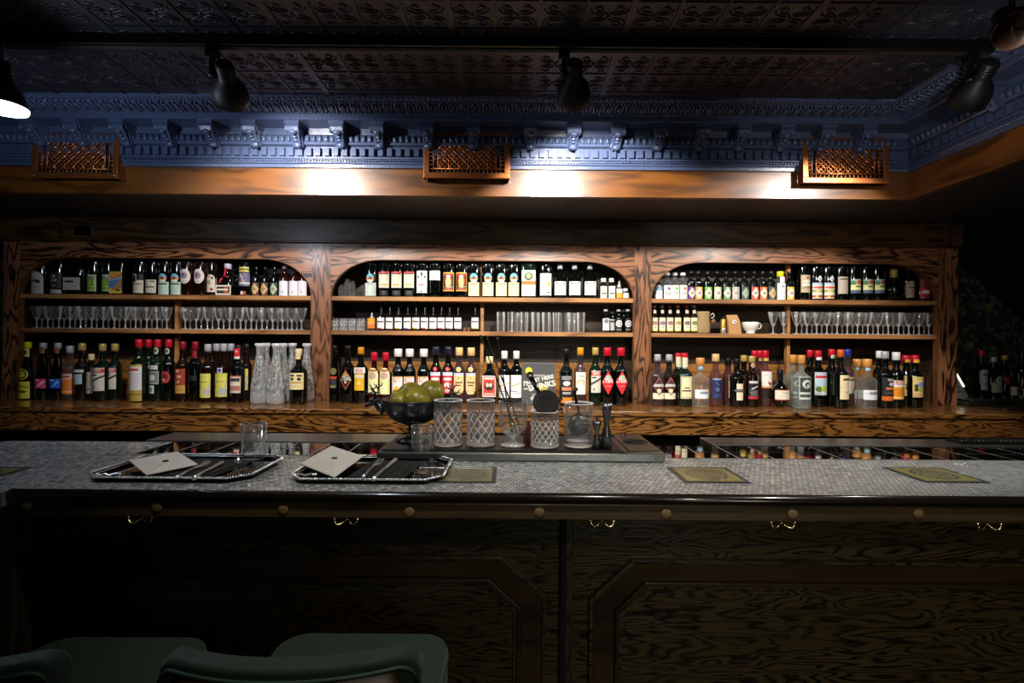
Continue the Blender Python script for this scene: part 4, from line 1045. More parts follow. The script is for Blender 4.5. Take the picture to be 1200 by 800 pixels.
bottle(Mi, 710, 9.2, 362.5, 'mix', 'blk', 'silver', [(373, 387, 8.8, 0, D(('c', .5, .22, .3, 0, '#77777a'), ('r', 0, .5, 1, 1, '#e8e8e6'), bg='#e0e0de'))], 'small black bottle with white lower label', name='bitters_bottle')
bottle(Mi, 717.5, 8, 365, 'mix', 'blk', 'silver', [(374, 387, 7, 0, D(('r', 0, .1, 1, .3, '#555'), bg='#d8d8d6'))], 'half-hidden small black bottle with white label', row=1, name='bitters_bottle')
for x in (725, 736): bottle(Mi, x, 9.2, 362.5, 'mix', 'blk', 'silver', [(373, 387.5, 8.8, 0, RND)], 'small black bottle with round white emblem', name='bitters_bottle')
bottle(Mi, 731, 7, 363, 'mix', 'blk', 'silver', [], 'small black bottle tucked behind the emblem bottles', row=1, name='bitters_bottle')
for x, c, a, nm in ((766.8, 'pink', '#c98a7a', 'salmon'), (775.8, 'mauve', '#8b7a9c', 'mauve'), (784.8, 'dkred', '#a8707a', 'dark red'), (794, 'amber', '#b9a04a', 'amber'), (804.5, 'red', '#8b6a7a', 'bright red'), (813, 'green', '#7f8a4a', 'green')):
    bottle(Mi, x, 8.8, 357.5, 'mix', 'brn', c, [(372, 388, 8.5, 0, D(('g', .5, .4, .4, .16, a), ('l', .4, .4, '#5a5048', 1), ('r', .4, .68, .6, .74, '#555'), ('r', 0, .92, 1, 1, '#d6c04a'), bg='#ece6bd')), (363, 368, 3.6, 0, D(bg='#c9bfae'))], 'small cream labelled bottle with ' + nm + ' neck', name='bitters_bottle')
# ---- bottom shelf, left arch
Bo = 'B'
bottle(Bo, 32.5, 15.5, 400.5, 'slope', 'blk', 'yellow', [(408, 418, 8, 0, D(('c', .4, .5, .3, 0, '#4d4a1c'), bg='#bdb55c')), (432, 445, 13.5, -1, D(('c', .5, .5, .4, 0, '#3f3a14'), ('c', .5, .5, .28, 0, '#c0b33c'), ('d', .3, .6, .7, .4, 0, '#3f3a14'), bg='#c0b33c', mask='c')), (447, 467, 15.5, 0, D(('d', .1, .25, .9, .35, 1, '#6b3a1a'), ('g', .5, .6, .32, .08, '#4a451a'), ('l', .85, .9, '#7a6a1a', 2), bg='#c9bb30'))], 'black bottle with bright yellow labels and yellow cap', row=.6)
for x, c1, c2, nm in ((50.5, '#c22a6a', '#dba0c0', 'magenta'), (67.5, '#1f4fc0', '#5ba0e0', 'blue')):
    t = bottle(Bo, x, 14.5, 401.5, 'slope', 'blk', 'silver', [(444, 455, 15.5, 0, D(('r', .05, .08, .6, .2, '#e6c9d4'), ('d', .55, .8, .9, .3, 1, c2), ('d', .45, .8, .8, .3, 1, c2), bg=c1)), (407, 414, 7.5, 0, D(('l', .5, .5, '#4a2c18', 1), bg='#8a5430'))], 'slender black bottle with ' + nm + ' band and brown neck tag', row=.6)
bottle(Bo, 81.8, 15, 405, 'std', 'amb', 'silver', [(438, 462, 14.5, 0, D(('r', 0, 0, 1, .27, '#cdaaa0'), ('t', .5, .1, 'APER', '#9a2a24', 1) if 0 else ('r', .15, .1, .85, .18, '#9a3a2c'), ('c', .3, .3, .12, 0, '#c9bcb0'), ('l', .45, .75, '#8f4c10', 4), ('r', 0, .84, 1, .9, '#e6a890'), bg='#d0761c'))], 'amber bottle with orange label and silver cap', row=.6)
bottle(Bo, 96, 15, 402, 'std', 'brn', 'gold', [(432, 437.5, 14.5, 0, D(('r', .05, .25, .95, .75, '#d6d6d0'), bg='#2a2a2a')), (438.5, 450, 12, -1, D(('c', .3, .75, .12, 0, '#14203a'), ('l', .3, .4, '#6b7a7a', 1), bg='#a9c0bf'))], 'dark bottle with pale blue label and gold cap', row=.6)
bottle(Bo, 107, 9.5, 414.5, 'std', 'brn', 'cream', [(436, 461, 8.5, 0, D(('d', .3, .3, .7, .6, 0, '#4a4238'), ('c', .5, .8, .15, 0, '#2a2a2a'), ('l', .15, .2, '#6b6458', 1), bg='#b9b19c'))], 'narrow small bottle with long beige label', row=.7)
ROC = D(('r', 0, .04, 1, .22, '#b9382f'), ('t', .5, .05, 'BRANCA', '#ece6da', (1, 2)), ('d', .0, .62, 1, .34, 2, '#3f3b2e'), ('r', .1, .28, .5, .34, '#2d2a26'), ('c', .3, .85, .09, 0, '#5a3a34'), ('l', .93, .95, '#8b867a', 1), bg='#d2cdc2')
bottle(Bo, 120, 18, 402.5, 'std', 'grn', 'gold', [(431, 458, 16, 0, ROC)], 'dark green bottle with diagonal-banner label and gold cap', row=.5)
bottle(Bo, 134.5, 14.5, 402.5, 'std', 'grn', 'gold', [(431, 456, 12, 0, ROC)], 'dark green bottle with diagonal-banner label and gold cap', row=.8)
GW = D(('r', 0, 0, 1, .06, '#b39a4a'), ('r', .0, .10, .8, .16, '#b03636'), ('l', .26, .62, '#77737a', 9), ('r', 0, .70, 1, 1, '#a98c3c'), ('r', 0, .80, 1, .84, '#7d6424'), bg='#c9c6cc')
bottle(Bo, 162.5, 18, 397.5, 'std', 'grn', 'red', [(427.5, 470, 17.3, 0, GW)], 'green bottle with red cap and tall white and gold label', row=0)
bottle(Bo, 173.5, 15, 397.5, 'std', 'grn', 'red', [(428, 469, 14, 0, GW)], 'green bottle with red cap and tall white and gold label', row=.9)
bottle(Bo, 184.5, 16, 397.5, 'std', 'grn', 'red', [(407, 415, 6, 0, D(('c', .5, .5, .28, 0, '#2f3a2c'), bg='#a9ac8c', mask='c')), (428, 433, 10, 0, D(('l', .5, .5, '#555', 1), bg='#b9b9b4')), (435, 450, 12, 0, D(('r', .06, .08, .94, .92, '#6d716a'), ('c', .4, .5, .3, 0, '#c2c3ba'), bg='#9fa59a')), (451.5, 461, 7, -3, D(('r', .2, .3, .6, .8, '#55584f'), bg='#c6c8c0'))], 'dark bottle with round neck seal and grey square label', row=.4)
bottle(Bo, 197.5, 14.5, 397.5, 'std', 'blk', 'red', [(408, 415, 6, 0, D(('c', .5, .5, .28, 0, '#2f3a2c'), bg='#a9ac8c', mask='c')), (435, 449, 11.5, 0, D(('c', .5, .5, .32, 0, '#5c1a18'), ('c', .45, .7, .12, 0, '#cdb79c'), bg='#a9322c', mask='c'))], 'dark bottle with round red and cream emblem', row=.4)
bottle(Bo, 214, 15, 400, 'std', 'brn', 'dkred', [(432, 461, 13.5, 0, D(('t', .35, .04, 'AR', '#d9c89a', 2), ('t', .5, .26, 'GA', '#d9c89a', 2), ('t', .4, .46, 'LA', '#d9c89a', 2), ('r', 0, .68, 1, 1, '#b58f3c'), ('l', .78, .9, '#6b4c1c', 3), bg='#93341f'))], 'dark bottle with red and gold block lettered label', row=.3)
bottle(Bo, 228.5, 14.5, 400, 'tall', 'blk', 'dkred', [(411, 421, 7.5, 0, D(bg='#7c1220')), (440, 446, 11, 0, D(('l', .5, .5, '#2c2c2a', 1), bg='#161614'))], 'black bottle with red seal strip and no pale label', row=.3)
YLB = D(('r', .0, 0, 1, .02, '#8b8a3a'), ('l', .10, .16, '#7c7a34', 2), ('r', .1, .34, .8, .38, '#a8a450'), ('c', .12, .58, .07, 0, '#2a2a2a'), ('c', .72, .78, .28, 0, '#b4b4b8'), ('d', .8, .65, .98, .35, 1, '#b8b8bc'), ('d', .55, .6, .75, .7, 1, '#a8a8ae'), bg='#d9d25c')
bottle(Bo, 243.5, 16, 403, 'std', 'brn', 'silver', [(437.5, 466, 14, 0, YLB)], 'brown bottle with yellow label and grey bird', row=.2)
bottle(Bo, 253.5, 14, 402.5, 'std', 'brn', 'silver', [(438, 464, 12, 0, YLB)], 'brown bottle with yellow label half hidden behind its twins', row=1.3)
bottle(Bo, 262, 17, 402.5, 'std', 'brn', 'silver', [(431, 437, 6, 0, D(('c', .5, .5, .3, 0, '#2f3a6a'), bg='#c6cadb')), (437, 465, 16, 0, YLB)], 'brown bottle with full yellow label and white neck strip', row=.1)
bottle(Bo, 270.5, 14, 402.5, 'std', 'brn', 'silver', [(432, 460, 12, 0, YLB)], 'brown bottle with silver neck behind the red-capped one', row=1.2)
bottle(Bo, 278.5, 15.5, 404, 'std', 'blk', 'black', [(408, 420.5, 8, 0, D(('r', 0, .78, 1, 1, '#e0dad0'), ('c', .5, .3, .15, 0, '#dcc'), bg='#c8202c')), (440, 460.5, 14, 0, D(('r', 0, 0, 1, .07, '#c04440'), ('r', .08, .16, .92, .34, '#3a3430'), ('r', 0, .46, 1, .54, '#e8e0b8'), ('r', .05, .6, .95, .86, '#b8756a'), bg='#d9ccb8'))], 'black bottle with red neck band and pink striped label', row=.0)
bottle(Bo, 288.5, 13, 402.5, 'std', 'brn', 'black', [(432, 457, 10, 0, YLB)], 'dark bottle with yellow label beside the carafes', row=.9)
t = bottle(Bo, 350, 19.5, 408.5, 'std', 'blk', 'cream', [(416, 421, 6.5, 0, D(bg='#ddc98c')), (437, 456.5, 19, 0, D(('r', .12, .12, .42, .22, '#3a2c1c'), ('r', .58, .12, .88, .22, '#3a2c1c'), ('g', .28, .36, .11, .10, '#1f2c1c'), ('g', .72, .36, .11, .10, '#1f2c1c'), ('r', .15, .55, .85, .62, '#c9963c'), ('l', .8, .84, '#9a7a3a', 1), bg='#ead9a0'))], 'black bottle with cream label in front of the carafes', row=-.35)
# ---- bottom shelf, centre arch
bottle(Bo, 392, 12, 404.5, 'slope', 'blk', 'black', [(431, 439, 8, 0, D(bg='#77704a', mask='c')), (441, 444, 8.8, 0, D(bg='#c4442c')), (444.5, 455, 8.8, 0, D(('l', .2, .5, '#6a6c60', 2), ('r', .1, .7, .9, .9, '#8a8a3a'), bg='#262838'))], 'slim black bottle with olive roundel and red stripe', row=.5)
CYN = D(('p', .5, .5, .5, .5, '#b5432e'), ('p', .5, .5, .40, .41, '#14140f'), ('p', .5, .3, .26, .18, '#a8a05a'), ('r', 0, .34, 1, .52, '#14140f'), ('t', .5, .33, 'CYNAR', '#e6e2d6', (2, 3)), ('c', .5, .62, .1, 0, '#c8c6b4'), bg='#14140f', mask='p')
bottle(Bo, 407.5, 17, 404.5, 'std', 'blk', 'black', [(433, 457, 14, 0, CYN)], 'black bottle with red outlined diamond label', row=.4)
bottle(Bo, 423, 17, 406.5, 'std', 'blk', 'amber', [(430.5, 437.5, 14.5, 0, D(('t', .5, .15, 'AVERNA', '#c22a30', (1, 3)), bg='#efe9df')), (438, 457.5, 12, 0, D(('r', .0, .08, 1, .25, '#e6e0cc'), ('l', .16, .16, '#5a5a9a', 1), ('c', .5, .55, .2, 0, '#f3dc6a'), bg='#e8b420'))], 'black bottle with gold cap and yellow label', row=.4)
CRM = D(('r', .2, .06, .85, .14, '#a8665a'), ('c', .45, .3, .32, 0, '#b99084'), ('l', .22, .42, '#efe4c6', 4), ('g', .35, .88, .2, .08, '#e9edb8'), bg='#e6e2a4', mask='a')
for x, r in ((438.5, .3), (452, .3)): bottle(Bo, x, 14.5, 412.5, 'squat', 'red', 'red', [(431, 462, 13.3, 0, CRM)], 'bottle with red cap and rounded cream-yellow label', row=r, capbig=1.15)
MEL = D(('t', .5, .06, 'MELETTI', '#a04a4a', (1, 3)), ('l', .3, .36, '#9a9aa8', 2), ('p', .5, .72, .5, .3, '#e8b42c'), ('c', .3, .72, .15, 0, '#a06a1c'), ('r', 0, 0, 1, .04, '#c99a5a'), bg='#f0e6dc')
for x, r in ((466.5, .1), (480, .1), (496.5, .1)): bottle(Bo, x, 14.5, 408.5, 'std', 'blk', 'white', [(441, 466, 14, 0, MEL)], 'dark bottle with white cap and white-yellow lettered label', row=r, capbig=1.3)
RED = D(('r', 0, 0, 1, .16, '#cfd6e4'), ('l', .07, .07, '#3a4a7a', 1), ('g', .5, .32, .4, .08, '#efd9d0'), ('g', .5, .6, .3, .12, '#f0e2d8'), ('p', .5, .86, .3, .1, '#e5a9a0'), bg='#c81f34')
for x, r in ((510.7, .2), (525, .2)): bottle(Bo, x, 14, 406, 'std', 'blk', 'navy', [(429.5, 435, 5, 0, D(('c', .5, .5, .2, 0, '#e8a0a0'), bg='#c8303c', mask='c')), (436, 461, 13.2, 0, RED)], 'dark bottle with navy cap and red label', row=r, capbig=1.15)
PCH = D(('r', 0, 0, 1, .12, '#c9cfdd'), ('l', .06, .06, '#5a6a9a', 1), ('c', .5, .24, .1, 0, '#b98a5a'), ('r', .2, .42, .85, .48, '#5d4a3a'), ('r', .3, .56, .7, .62, '#5d4a3a'), ('l', .86, .88, '#6d5a7a', 1), bg='#f0c98c', mask='v')
for x, r in ((538, .2), (552, .2)): bottle(Bo, x, 14.2, 407, 'std', 'ros', 'cork', [(430, 435.5, 5.5, 0, D(('c', .5, .5, .2, 0, '#a88a4a'), bg='#f0dc9c', mask='c')), (437, 462, 13.2, 0, PCH)], 'rosy bottle with peach label and cork-coloured cap', row=r, capbig=1.2)
bottle(Bo, 573.5, 17, 417.5, 'std', 'blk', 'cream', [(440, 465, 15.5, 0, D(('r', .07, .06, .93, .94, '#d0402c'), ('r', .12, .1, .88, .18, '#e9d5c8'), ('g', .5, .5, .34, .2, '#26262a'), ('g', .38, .44, .12, .1, '#e8c8b0'), ('g', .62, .44, .12, .1, '#e8c8b0'), ('r', .15, .82, .85, .9, '#efb0a0'), bg='#dcd0cc'))], 'square-shouldered bottle with red figure label and cream cap', row=-.1, square=True, capbig=1.15)
for x, yv in ((591, 0), (605, 0)): bottle(Bo, x, 15, 411, 'tall', 'blk', 'white', [(439.5, 466, 14, 0, D(('d', .1, .5, .9, .35, 1, '#e6a45a'), ('d', .15, .6, .7, .52, 0, '#e0b070'), ('r', 0, .70, .6, .73, '#555'), ('r', .2, .78, .9, .81, '#888'), bg='#f1efec'))], 'dark bottle with white cap and white script label', row=.2)
bottle(Bo, 663.5, 16, 408.5, 'std', 'blk', 'black', [(440.5, 472, 14.5, 0, D(('r', .08, 0, .92, .14, '#8a8c90'), ('l', .06, .06, '#2a2a2a', 1), ('g', .5, .28, .32, .09, '#d2d2d2'), ('r', .08, .42, .92, .54, '#c97a4a'), ('l', .48, .48, '#e8ddd0', 1), ('r', .15, .6, .85, .68, '#aaaaac'), ('r', 0, .80, 1, 1, '#e07f1e'), bg='#131316'))], 'black lettered bottle with orange foot band beside the sign', row=-.2)
bottle(Bo, 680, 15, 407, 'std', 'ros', 'amber', [(436, 462, 13, 0, D(('r', .25, .16, .8, .2, '#7a6a54'), ('g', .5, .48, .34, .16, '#d9b27a'), ('g', .5, .52, .22, .12, '#efe6d2'), ('l', .85, .9, '#b0a080', 2), bg='#efe9d8'))], 'rosy bottle with cream label and amber cap', row=0)
bottle(Bo, 697.5, 15.5, 407, 'std', 'grn', 'gold', [(434.5, 460, 12, 0, ROC)], 'dark green bottle with diagonal-banner label and gold cap', row=.1)
CY2 = D(('p', .5, .5, .5, .5, '#d3202f'), ('c', .5, .28, .22, 0, '#9cc4a0'), ('r', 0, .34, 1, .5, '#d3202f'), ('t', .5, .32, 'CYNAR', '#f2efe8', (2, 3)), ('l', .64, .64, '#f0d0c8', 1), bg='#d3202f', mask='p')
for x in (711.5, 727.5): bottle(Bo, x, 16, 407, 'std', 'blk', 'red', [(435, 462, 15, 0, CY2)], 'black bottle with red diamond label and red cap', row=.1, capbig=1.25)
# ---- bottom shelf, right arch
DI2 = D(('p', .5, .45, .5, .45, '#a8453f'), ('p', .5, .45, .4, .36, '#2c3432'), ('r', .02, .37, .98, .5, '#c9c9c2'), ('l', .42, .42, '#4c504c', 1), ('c', .5, .72, .18, 0, '#dfcfae'), bg='#1a0f0b', mask='p')
for x in (770.5, 784): bottle(Bo, x, 15.5, 415, 'std', 'ros' if x < 772 else 'brn', 'silver', [(442, 464, 14.5, 0, DI2), (460.5, 467.5, 15, 0, D(bg='#e9dfc0'))], 'brown bottle with silver cap and red diamond label', row=.1)
bottle(Bo, 794.5, 14, 413.5, 'std', 'grn', 'red', [(418, 430, 7, 0, D(('l', .3, .7, '#8a7a5a', 2), bg='#dcd6b4'))], 'green bottle with red cap behind the large cream label', row=1.1)
bottle(Bo, 802, 18.5, 413.5, 'std', 'grn', 'red', [(419, 430.5, 7.5, 0, D(('l', .3, .7, '#8a7a5a', 2), bg='#dcd6b4')), (441, 467, 15.5, 1, D(('r', .05, .04, .95, .96, '#8b8a5c'), ('r', .09, .07, .91, .93, '#e6dfb4'), ('t', .5, .24, 'W', '#2c2c22', 2), ('r', .3, .5, .7, .55, '#4a4634'), ('r', .15, .62, .85, .68, '#4a4634'), bg='#e6dfb4'))], 'broad green bottle with red cap and large cream label', row=-.1)
CLW = D(('r', .35, .2, .9, .5, '#8fa0a8'), ('l', .3, .42, '#5f6f78', 2), bg='#e8ecee')
bottle(Bo, 820.5, 19.5, 419, 'squat', 'clr', 'wood', [(426, 433, 7, 0, D(('c', .5, .5, .2, 0, '#e8f0f4'), bg='#7fb0d0')), (456.5, 467, 18.5, 0, CLW)], 'clear squat bottle with wooden stopper and white label', row=-.4, capbig=1.5)
bottle(Bo, 838.5, 14.5, 414.5, 'std', 'amb', 'cork', [(443, 467, 13, 0, D(('r', .1, .02, .9, .09, '#9aa4c0'), ('d', .35, .2, .6, .34, 0, '#8a96b4'), ('c', .5, .55, .16, 0, '#7d8ab0'), ('c', .5, .55, .1, 0, '#1a2a5c'), ('l', .8, .9, '#7d8ab0', 2), bg='#1a2a5c'))], 'amber bottle with deep blue label and cork', row=.0, capbig=1.15)
bottle(Bo, 853, 13, 419.5, 'tall', 'ros', 'black', [(446, 466, 3, 0, D(bg='#cfc6b8')), (452.5, 458, 5, 1.5, D(bg='#d8502c', mask='c'))], 'dark amber bottle with thin white strip and orange dot', row=.3)
bottle(Bo, 863.5, 16, 420, 'std', 'blk', 'black', [(449.5, 456, 8, 1, D(bg='#e8dfb8')), (456.7, 458.5, 11, 0, D(bg='#77787c')), (459.5, 469, 8, 1, D(bg='#e8dfc0'))], 'black bottle with two cream squares', row=-.2)
bottle(Bo, 871.5, 14, 416, 'std', 'brn', 'gold', [(440, 446, 7, 0, D(bg='#a02a3a'))], 'brown bottle with gold cap at the back', row=1.2)
bottle(Bo, 880.8, 15, 417, 'std', 'brn', 'gold', [(425, 431, 5, 0, D(bg='#b9917c', mask='c')), (446, 467.5, 13.5, 0, D(('r', .1, .02, .9, .14, '#cfcfd2'), ('d', .3, .45, .8, .3, 1, '#e2e2e2'), ('l', .55, .8, '#dcdcdc', 4), ('r', 0, .87, 1, 1, '#c02a44'), bg='#161414'))], 'brown bottle with black and crimson label', row=-.05)
bottle(Bo, 884, 13, 410.5, 'std', 'amb', 'red', [], 'amber bottle with red cap, leftmost at the back', row=1.4)
bottle(Bo, 890.5, 13, 410.5, 'std', 'amb', 'red', [(419.5, 423, 6, 0, D(bg='#d0a84a'))], 'amber bottle with red cap, second at the back', row=1.2)
bottle(Bo, 896.5, 15, 410.5, 'std', 'amb', 'red', [(419.5, 423, 6.5, 0, D(bg='#d0a84a')), (434.5, 454.5, 14, 0, D(('r', 0, 0, 1, .03, '#c02a34'), ('d', .2, .25, .5, .2, 0, '#b0505a'), ('c', .7, .75, .14, 0, '#a2342c'), ('d', .5, .65, .8, .9, 1, '#a2342c'), ('r', 0, .9, 1, 1, '#dca05a'), bg='#f0ebe2')), (455, 467, 10, 0, D(bg='#241509'))], 'amber bottle with red cap and white bird label', row=.3)
bottle(Bo, 914, 20, 432.5, 'round', 'blk', 'black', [(456.5, 469, 20, 0, D(('r', 0, 0, 1, .07, '#c03a34'), ('r', 0, .93, 1, 1, '#c03a34'), ('r', .4, .28, .85, .34, '#8b8578'), ('l', .55, .7, '#b5b09c', 2), bg='#ece7d2'))], 'squat round flask with red-edged white label', row=-.4, square=False)
TEQ = D(('r', .06, .03, .94, .68, '#3a3f3c'), ('c', .55, .32, .34, 0, '#cfd4cc'), ('c', .6, .36, .2, 0, '#3a3f3c'), ('c', .64, .4, .12, 0, '#cfd4cc'), ('r', .06, .78, .94, .90, '#4c524e'), bg='#d4dbd4')
bottle(Bo, 929, 19, 415.5, 'squat', 'gcl', 'wood', [(441, 467, 12, 0, TEQ)], 'pale green bottle with boxed label, left of its twin', row=.8, capbig=1.3)
bottle(Bo, 938.8, 20.5, 416, 'squat', 'gcl', 'wood', [(441.5, 468, 15.5, 1, TEQ)], 'pale green bottle with boxed label in the front row', row=-.5, capbig=1.3)
bottle(Bo, 949, 16, 410, 'std', 'blk', 'red', [(453, 461, 6, 0, D(bg='#dfe3e6'))], 'black bottle with red cap behind the green one', row=1.0)
bottle(Bo, 958.5, 18, 410.5, 'std', 'blk', 'red', [(418.5, 422, 7.6, 0, D(bg='#ddd6dc')), (436, 463, 16, 0, D(('r', 0, 0, 1, .12, '#b9c3d6'), ('r', .05, .14, .95, .26, '#c0404a'), ('r', .1, .3, .9, .62, '#b5d2e0'), ('g', .3, .74, .25, .12, '#6a7a3a'), ('g', .68, .72, .26, .14, '#b5c74a'), ('r', 0, .88, 1, 1, '#d6dbe6'), bg='#e3e4e4'))], 'black bottle with red cap and pastel landscape label', row=.3)
bottle(Bo, 974.3, 16, 409, 'std', 'blk', 'red', [(416, 420, 5, -1, D(bg='#a8c49c')), (436, 463, 6, -3, D(('c', .4, .45, .35, 0, '#b9bcb8'), bg='#1c2023'))], 'black bottle with red capsule left of the orange-capped one', row=.5)
bottle(Bo, 984.8, 17.5, 409.5, 'std', 'blk', 'orange', [(439.5, 468, 13, 2, D(('r', .25, .14, .9, .22, '#4a3c30'), ('l', .36, .5, '#b8946a', 2), ('c', .65, .7, .07, 0, '#3c3430'), bg='#ecd9ae'))], 'black bottle with orange capsule and cream label', row=-.4)
bottle(Bo, 993, 14, 409, 'std', 'ros', 'blue', [(440, 446, 10, 0, D(('r', 0, .3, 1, .7, '#d8a41c'), bg='#1f2f7a')), (446, 461, 9, 1, D(bg='#e2dad0'))], 'red-brown bottle with blue cap and yellow-blue strip', row=.9)
bottle(Bo, 1004.5, 15, 420.5, 'squat', 'clr', 'wood', [(427, 433.5, 7, 0, D(bg='#8fc4dc')), (457, 467, 14, 0, D(('l', .4, .5, '#aab', 1), bg='#e2e8ea'))], 'clear bottle with wooden stopper half hidden by its twin', row=.5, capbig=1.5)
bottle(Bo, 1016, 20, 420.5, 'squat', 'clr', 'wood', [(428, 434.5, 7.5, 0, D(('c', .5, .5, .2, 0, '#cde'), bg='#8fc4dc')), (457, 468.5, 19, 0, CLW)], 'clear squat bottle with blue neck seal and wooden stopper', row=-.5, capbig=1.5)
BLO = D(('r', .35, .04, .95, .16, '#9fa2a6'), ('g', .68, .28, .25, .08, '#c9c9cc'), ('r', .25, .42, .95, .52, '#c9744a'), ('l', .62, .7, '#9fa2a6', 2), ('r', 0, .82, 1, 1, '#e0701e'), bg='#121216')
bottle(Bo, 1030.5, 14, 411, 'std', 'blk', 'white', [(443, 469, 12, 0, BLO)], 'black bottle with white cap behind the orange-banded one', row=.9)
bottle(Bo, 1037, 17, 411.5, 'std', 'blk', 'silver', [(442.5, 469.5, 16, 0, BLO)], 'black bottle with pale cap and orange foot band', row=-.1)
bottle(Bo, 1050, 15, 412.5, 'std', 'blk', 'white', [(445.5, 468, 14, 0, D(('r', 0, 0, 1, .22, '#e2c9c0'), ('t', .5, .0, 'MELETTI', '#a03a3a', (1, 3)), ('r', 0, .24, 1, .36, '#dfe1e6'), ('l', .5, .7, '#9a5a10', 3), ('r', 0, .88, 1, .95, '#f0cfa0'), bg='#e08c14'))], 'dark bottle with white cap and orange lettered label', row=-.2, capbig=1.15)
PAR = D(('l', .05, .12, '#7a3f24', 2), ('g', .62, .38, .3, .12, '#7d97c9'), ('c', .25, .45, .14, 0, '#3c3428'), ('g', .55, .62, .22, .12, '#9ab53a'), ('g', .25, .62, .14, .1, '#3c3428'), ('r', .0, .8, 1, 1, '#cda873'), bg='#d8c27a')
bottle(Bo, 1061.5, 11.5, 416, 'std', 'blk', 'red', [(421, 424.5, 7, 0, D(bg='#d6a23a')), (440, 464, 10, 0, PAR)], 'black bottle with red and gold cap at the back', row=.6, capbig=1.15)
bottle(Bo, 1072, 16, 416, 'std', 'blk', 'red', [(421, 425, 8, 0, D(bg='#d6a23a')), (441.5, 465.5, 14.5, 0, PAR)], 'black bottle with red and gold cap, rightmost in the arch', row=.2, capbig=1.15)
# ---- bottles at the far right, outside the cabinet
def far(px, w_, yt, sty, glass, cap, labels, desc, Y=2.86):
    t = bottle(Bo, px, w_, yt, sty, glass, cap, labels, desc, Y=Y, z=ZL); REG.pop(); t['label'] = desc; return t
far(1150, 11.5, 410, 'std', 'grn', 'red', [(433, 457, 9, 0, D(('r', .2, .2, .8, .3, '#4a5a9a'), ('c', .6, .7, .2, 0, '#8a6a3a'), bg='#9ab0c4'))], 'green bottle with red cap, nearest the menu stand at far right')
far(1164, 15, 418, 'std', 'grn', 'silver', [(441, 450, 8, 1, D(('c', .5, .5, .25, 0, '#7a6a2a'), bg='#9ab0b4', mask='c')), (449, 460, 14, 0, D(('l', .4, .6, '#5a6a60', 2), bg='#8fa092'))], 'green bottle with pale wide label against the wallpaper')
far(1177, 10, 416, 'slope', 'brn', 'gold', [(442, 450, 5, -1, D(bg='#a81f30', mask='c'))], 'dark bottle with gold neck foil and red seal against the wallpaper')
far(1185.5, 11, 436, 'short', 'brn', 'black', [(453, 463, 9.5, 0, D(bg='#a89c84'))], 'short dark bottle with beige label against the wallpaper')
far(1197, 15, 413, 'tall', 'grn', 'black', [(455, 465, 9, 0, D(bg='#7c8a88'))], 'tall green bottle at the right edge of the picture')

# ------------------------------------------------------------------ glassware on the shelves
def recolour(m, rule):       # rule(centroid r, angle, z) -> material slot
    for i, f in enumerate(m.f):
        c = [sum(m.v[k][a] for k in f) / len(f) for a in range(3)]
        m.mi[i] = rule(math.hypot(c[0], c[1]), math.atan2(c[1], c[0]), c[2])
    return m
def lathe_glass(name, prof, mat=M_glass, n=24, mod=None, rule=None):
    m = MB(); m.lathe(prof, n, mod=mod, close=False)
    if rule: recolour(m, rule); return m.mesh(name, [mat, M_solidglass, M_cut_glint])
    return m.mesh(name, mat)
Hc, Rc = .112, .0275
stem = lathe_glass('cocktail_glass', [(.0005, 0), (.021, .0), (.021, .0015), (.006, .004), (.0028, .010), (.0026, .036), (.004, .040), (.012, .052), (.020, .075), (Rc, Hc), (Rc - .0012, Hc), (.0185, .075), (.0105, .0545), (.0005, .045)], n=12, rule=lambda r, a, z: 1 if z < .050 else (2 if z > Hc - .0012 else (1 if (int(a * 12 / (2 * PI) + 12.5) % 4 == 0 and r > .008) else 0)))  # whiter slots on bowl stripes and rim paint in glints
high = lathe_glass('highball_glass', [(.0005, 0), (.0195, 0), (.021, .002), (.0235, .100), (.0222, .100), (.0197, .006), (.0005, .005)], n=20, rule=lambda r, a, z: 1 if z < .007 else (1 if int(a * 20 / (2 * PI) + 20.5) % 5 == 0 else (2 if z > .0995 else 0)))  # some facets and the rim whitened as painted highlights
def cutrule(nf, p, z0, z1, wd=.16, top=None, rmin=.0365):
    def f(r, a, z):
        if r < rmin and z > z0: return 0
        if z < z0 * .6: return 1
        if top and z > top: return 2
        if z < z0 or z > z1: return 0
        u = (a * nf / (2 * PI) + z / p) % 1; v = (a * nf / (2 * PI) - z / p) % 1
        return 2 if min(abs(u - .5), abs(v - .5)) < wd else 0
    return f
def cutmod(nf, p, depth, z0, z1, n2=None):
    def f(r, a, z):
        if z < z0 or z > z1 or r < .015: return r
        u = (a * nf / (2 * PI) + z / p) % 1; v = (a * nf / (2 * PI) - z / p) % 1
        d = min(abs(u - .5), abs(v - .5)) * 2
        return r - depth * max(0, 1 - d * 2.6)
    return f
rk = [(.0005, 0), (.017, 0), (.0195, .002)] + [(.0205 + .0000, .003 + i * .0035) for i in range(15)] + [(.021, .062), (.0195, .062), (.018, .012), (.0005, .011)]
rock = MB(); rock.lathe(rk, 60, mod=cutmod(10, .025, .0022, .004, .05), close=False); recolour(rock, cutrule(10, .025, .004, .05, .14, .0615, .0175)); rock = rock.mesh('rocks_glass', [M_crystal, M_solidglass, M_cut_glint])
def glassware(name, mesh, px, sh, row, desc, group, Y=None):
    Y0 = Y or (2.635 + row * .05)
    X = P(px, 380, Y0).x
    o = bpy.data.objects.new(name, mesh); C.objects.link(o); o.location = (X, Y0, SHELFZ[sh]); o.rotation_euler.z = random.random() * 6
    tag(o, desc, 'glass', group); REG.append([o, desc, sh, bay(px), px, 'glass']); return o
G1 = 'stemmed cocktail glasses on the middle shelf'
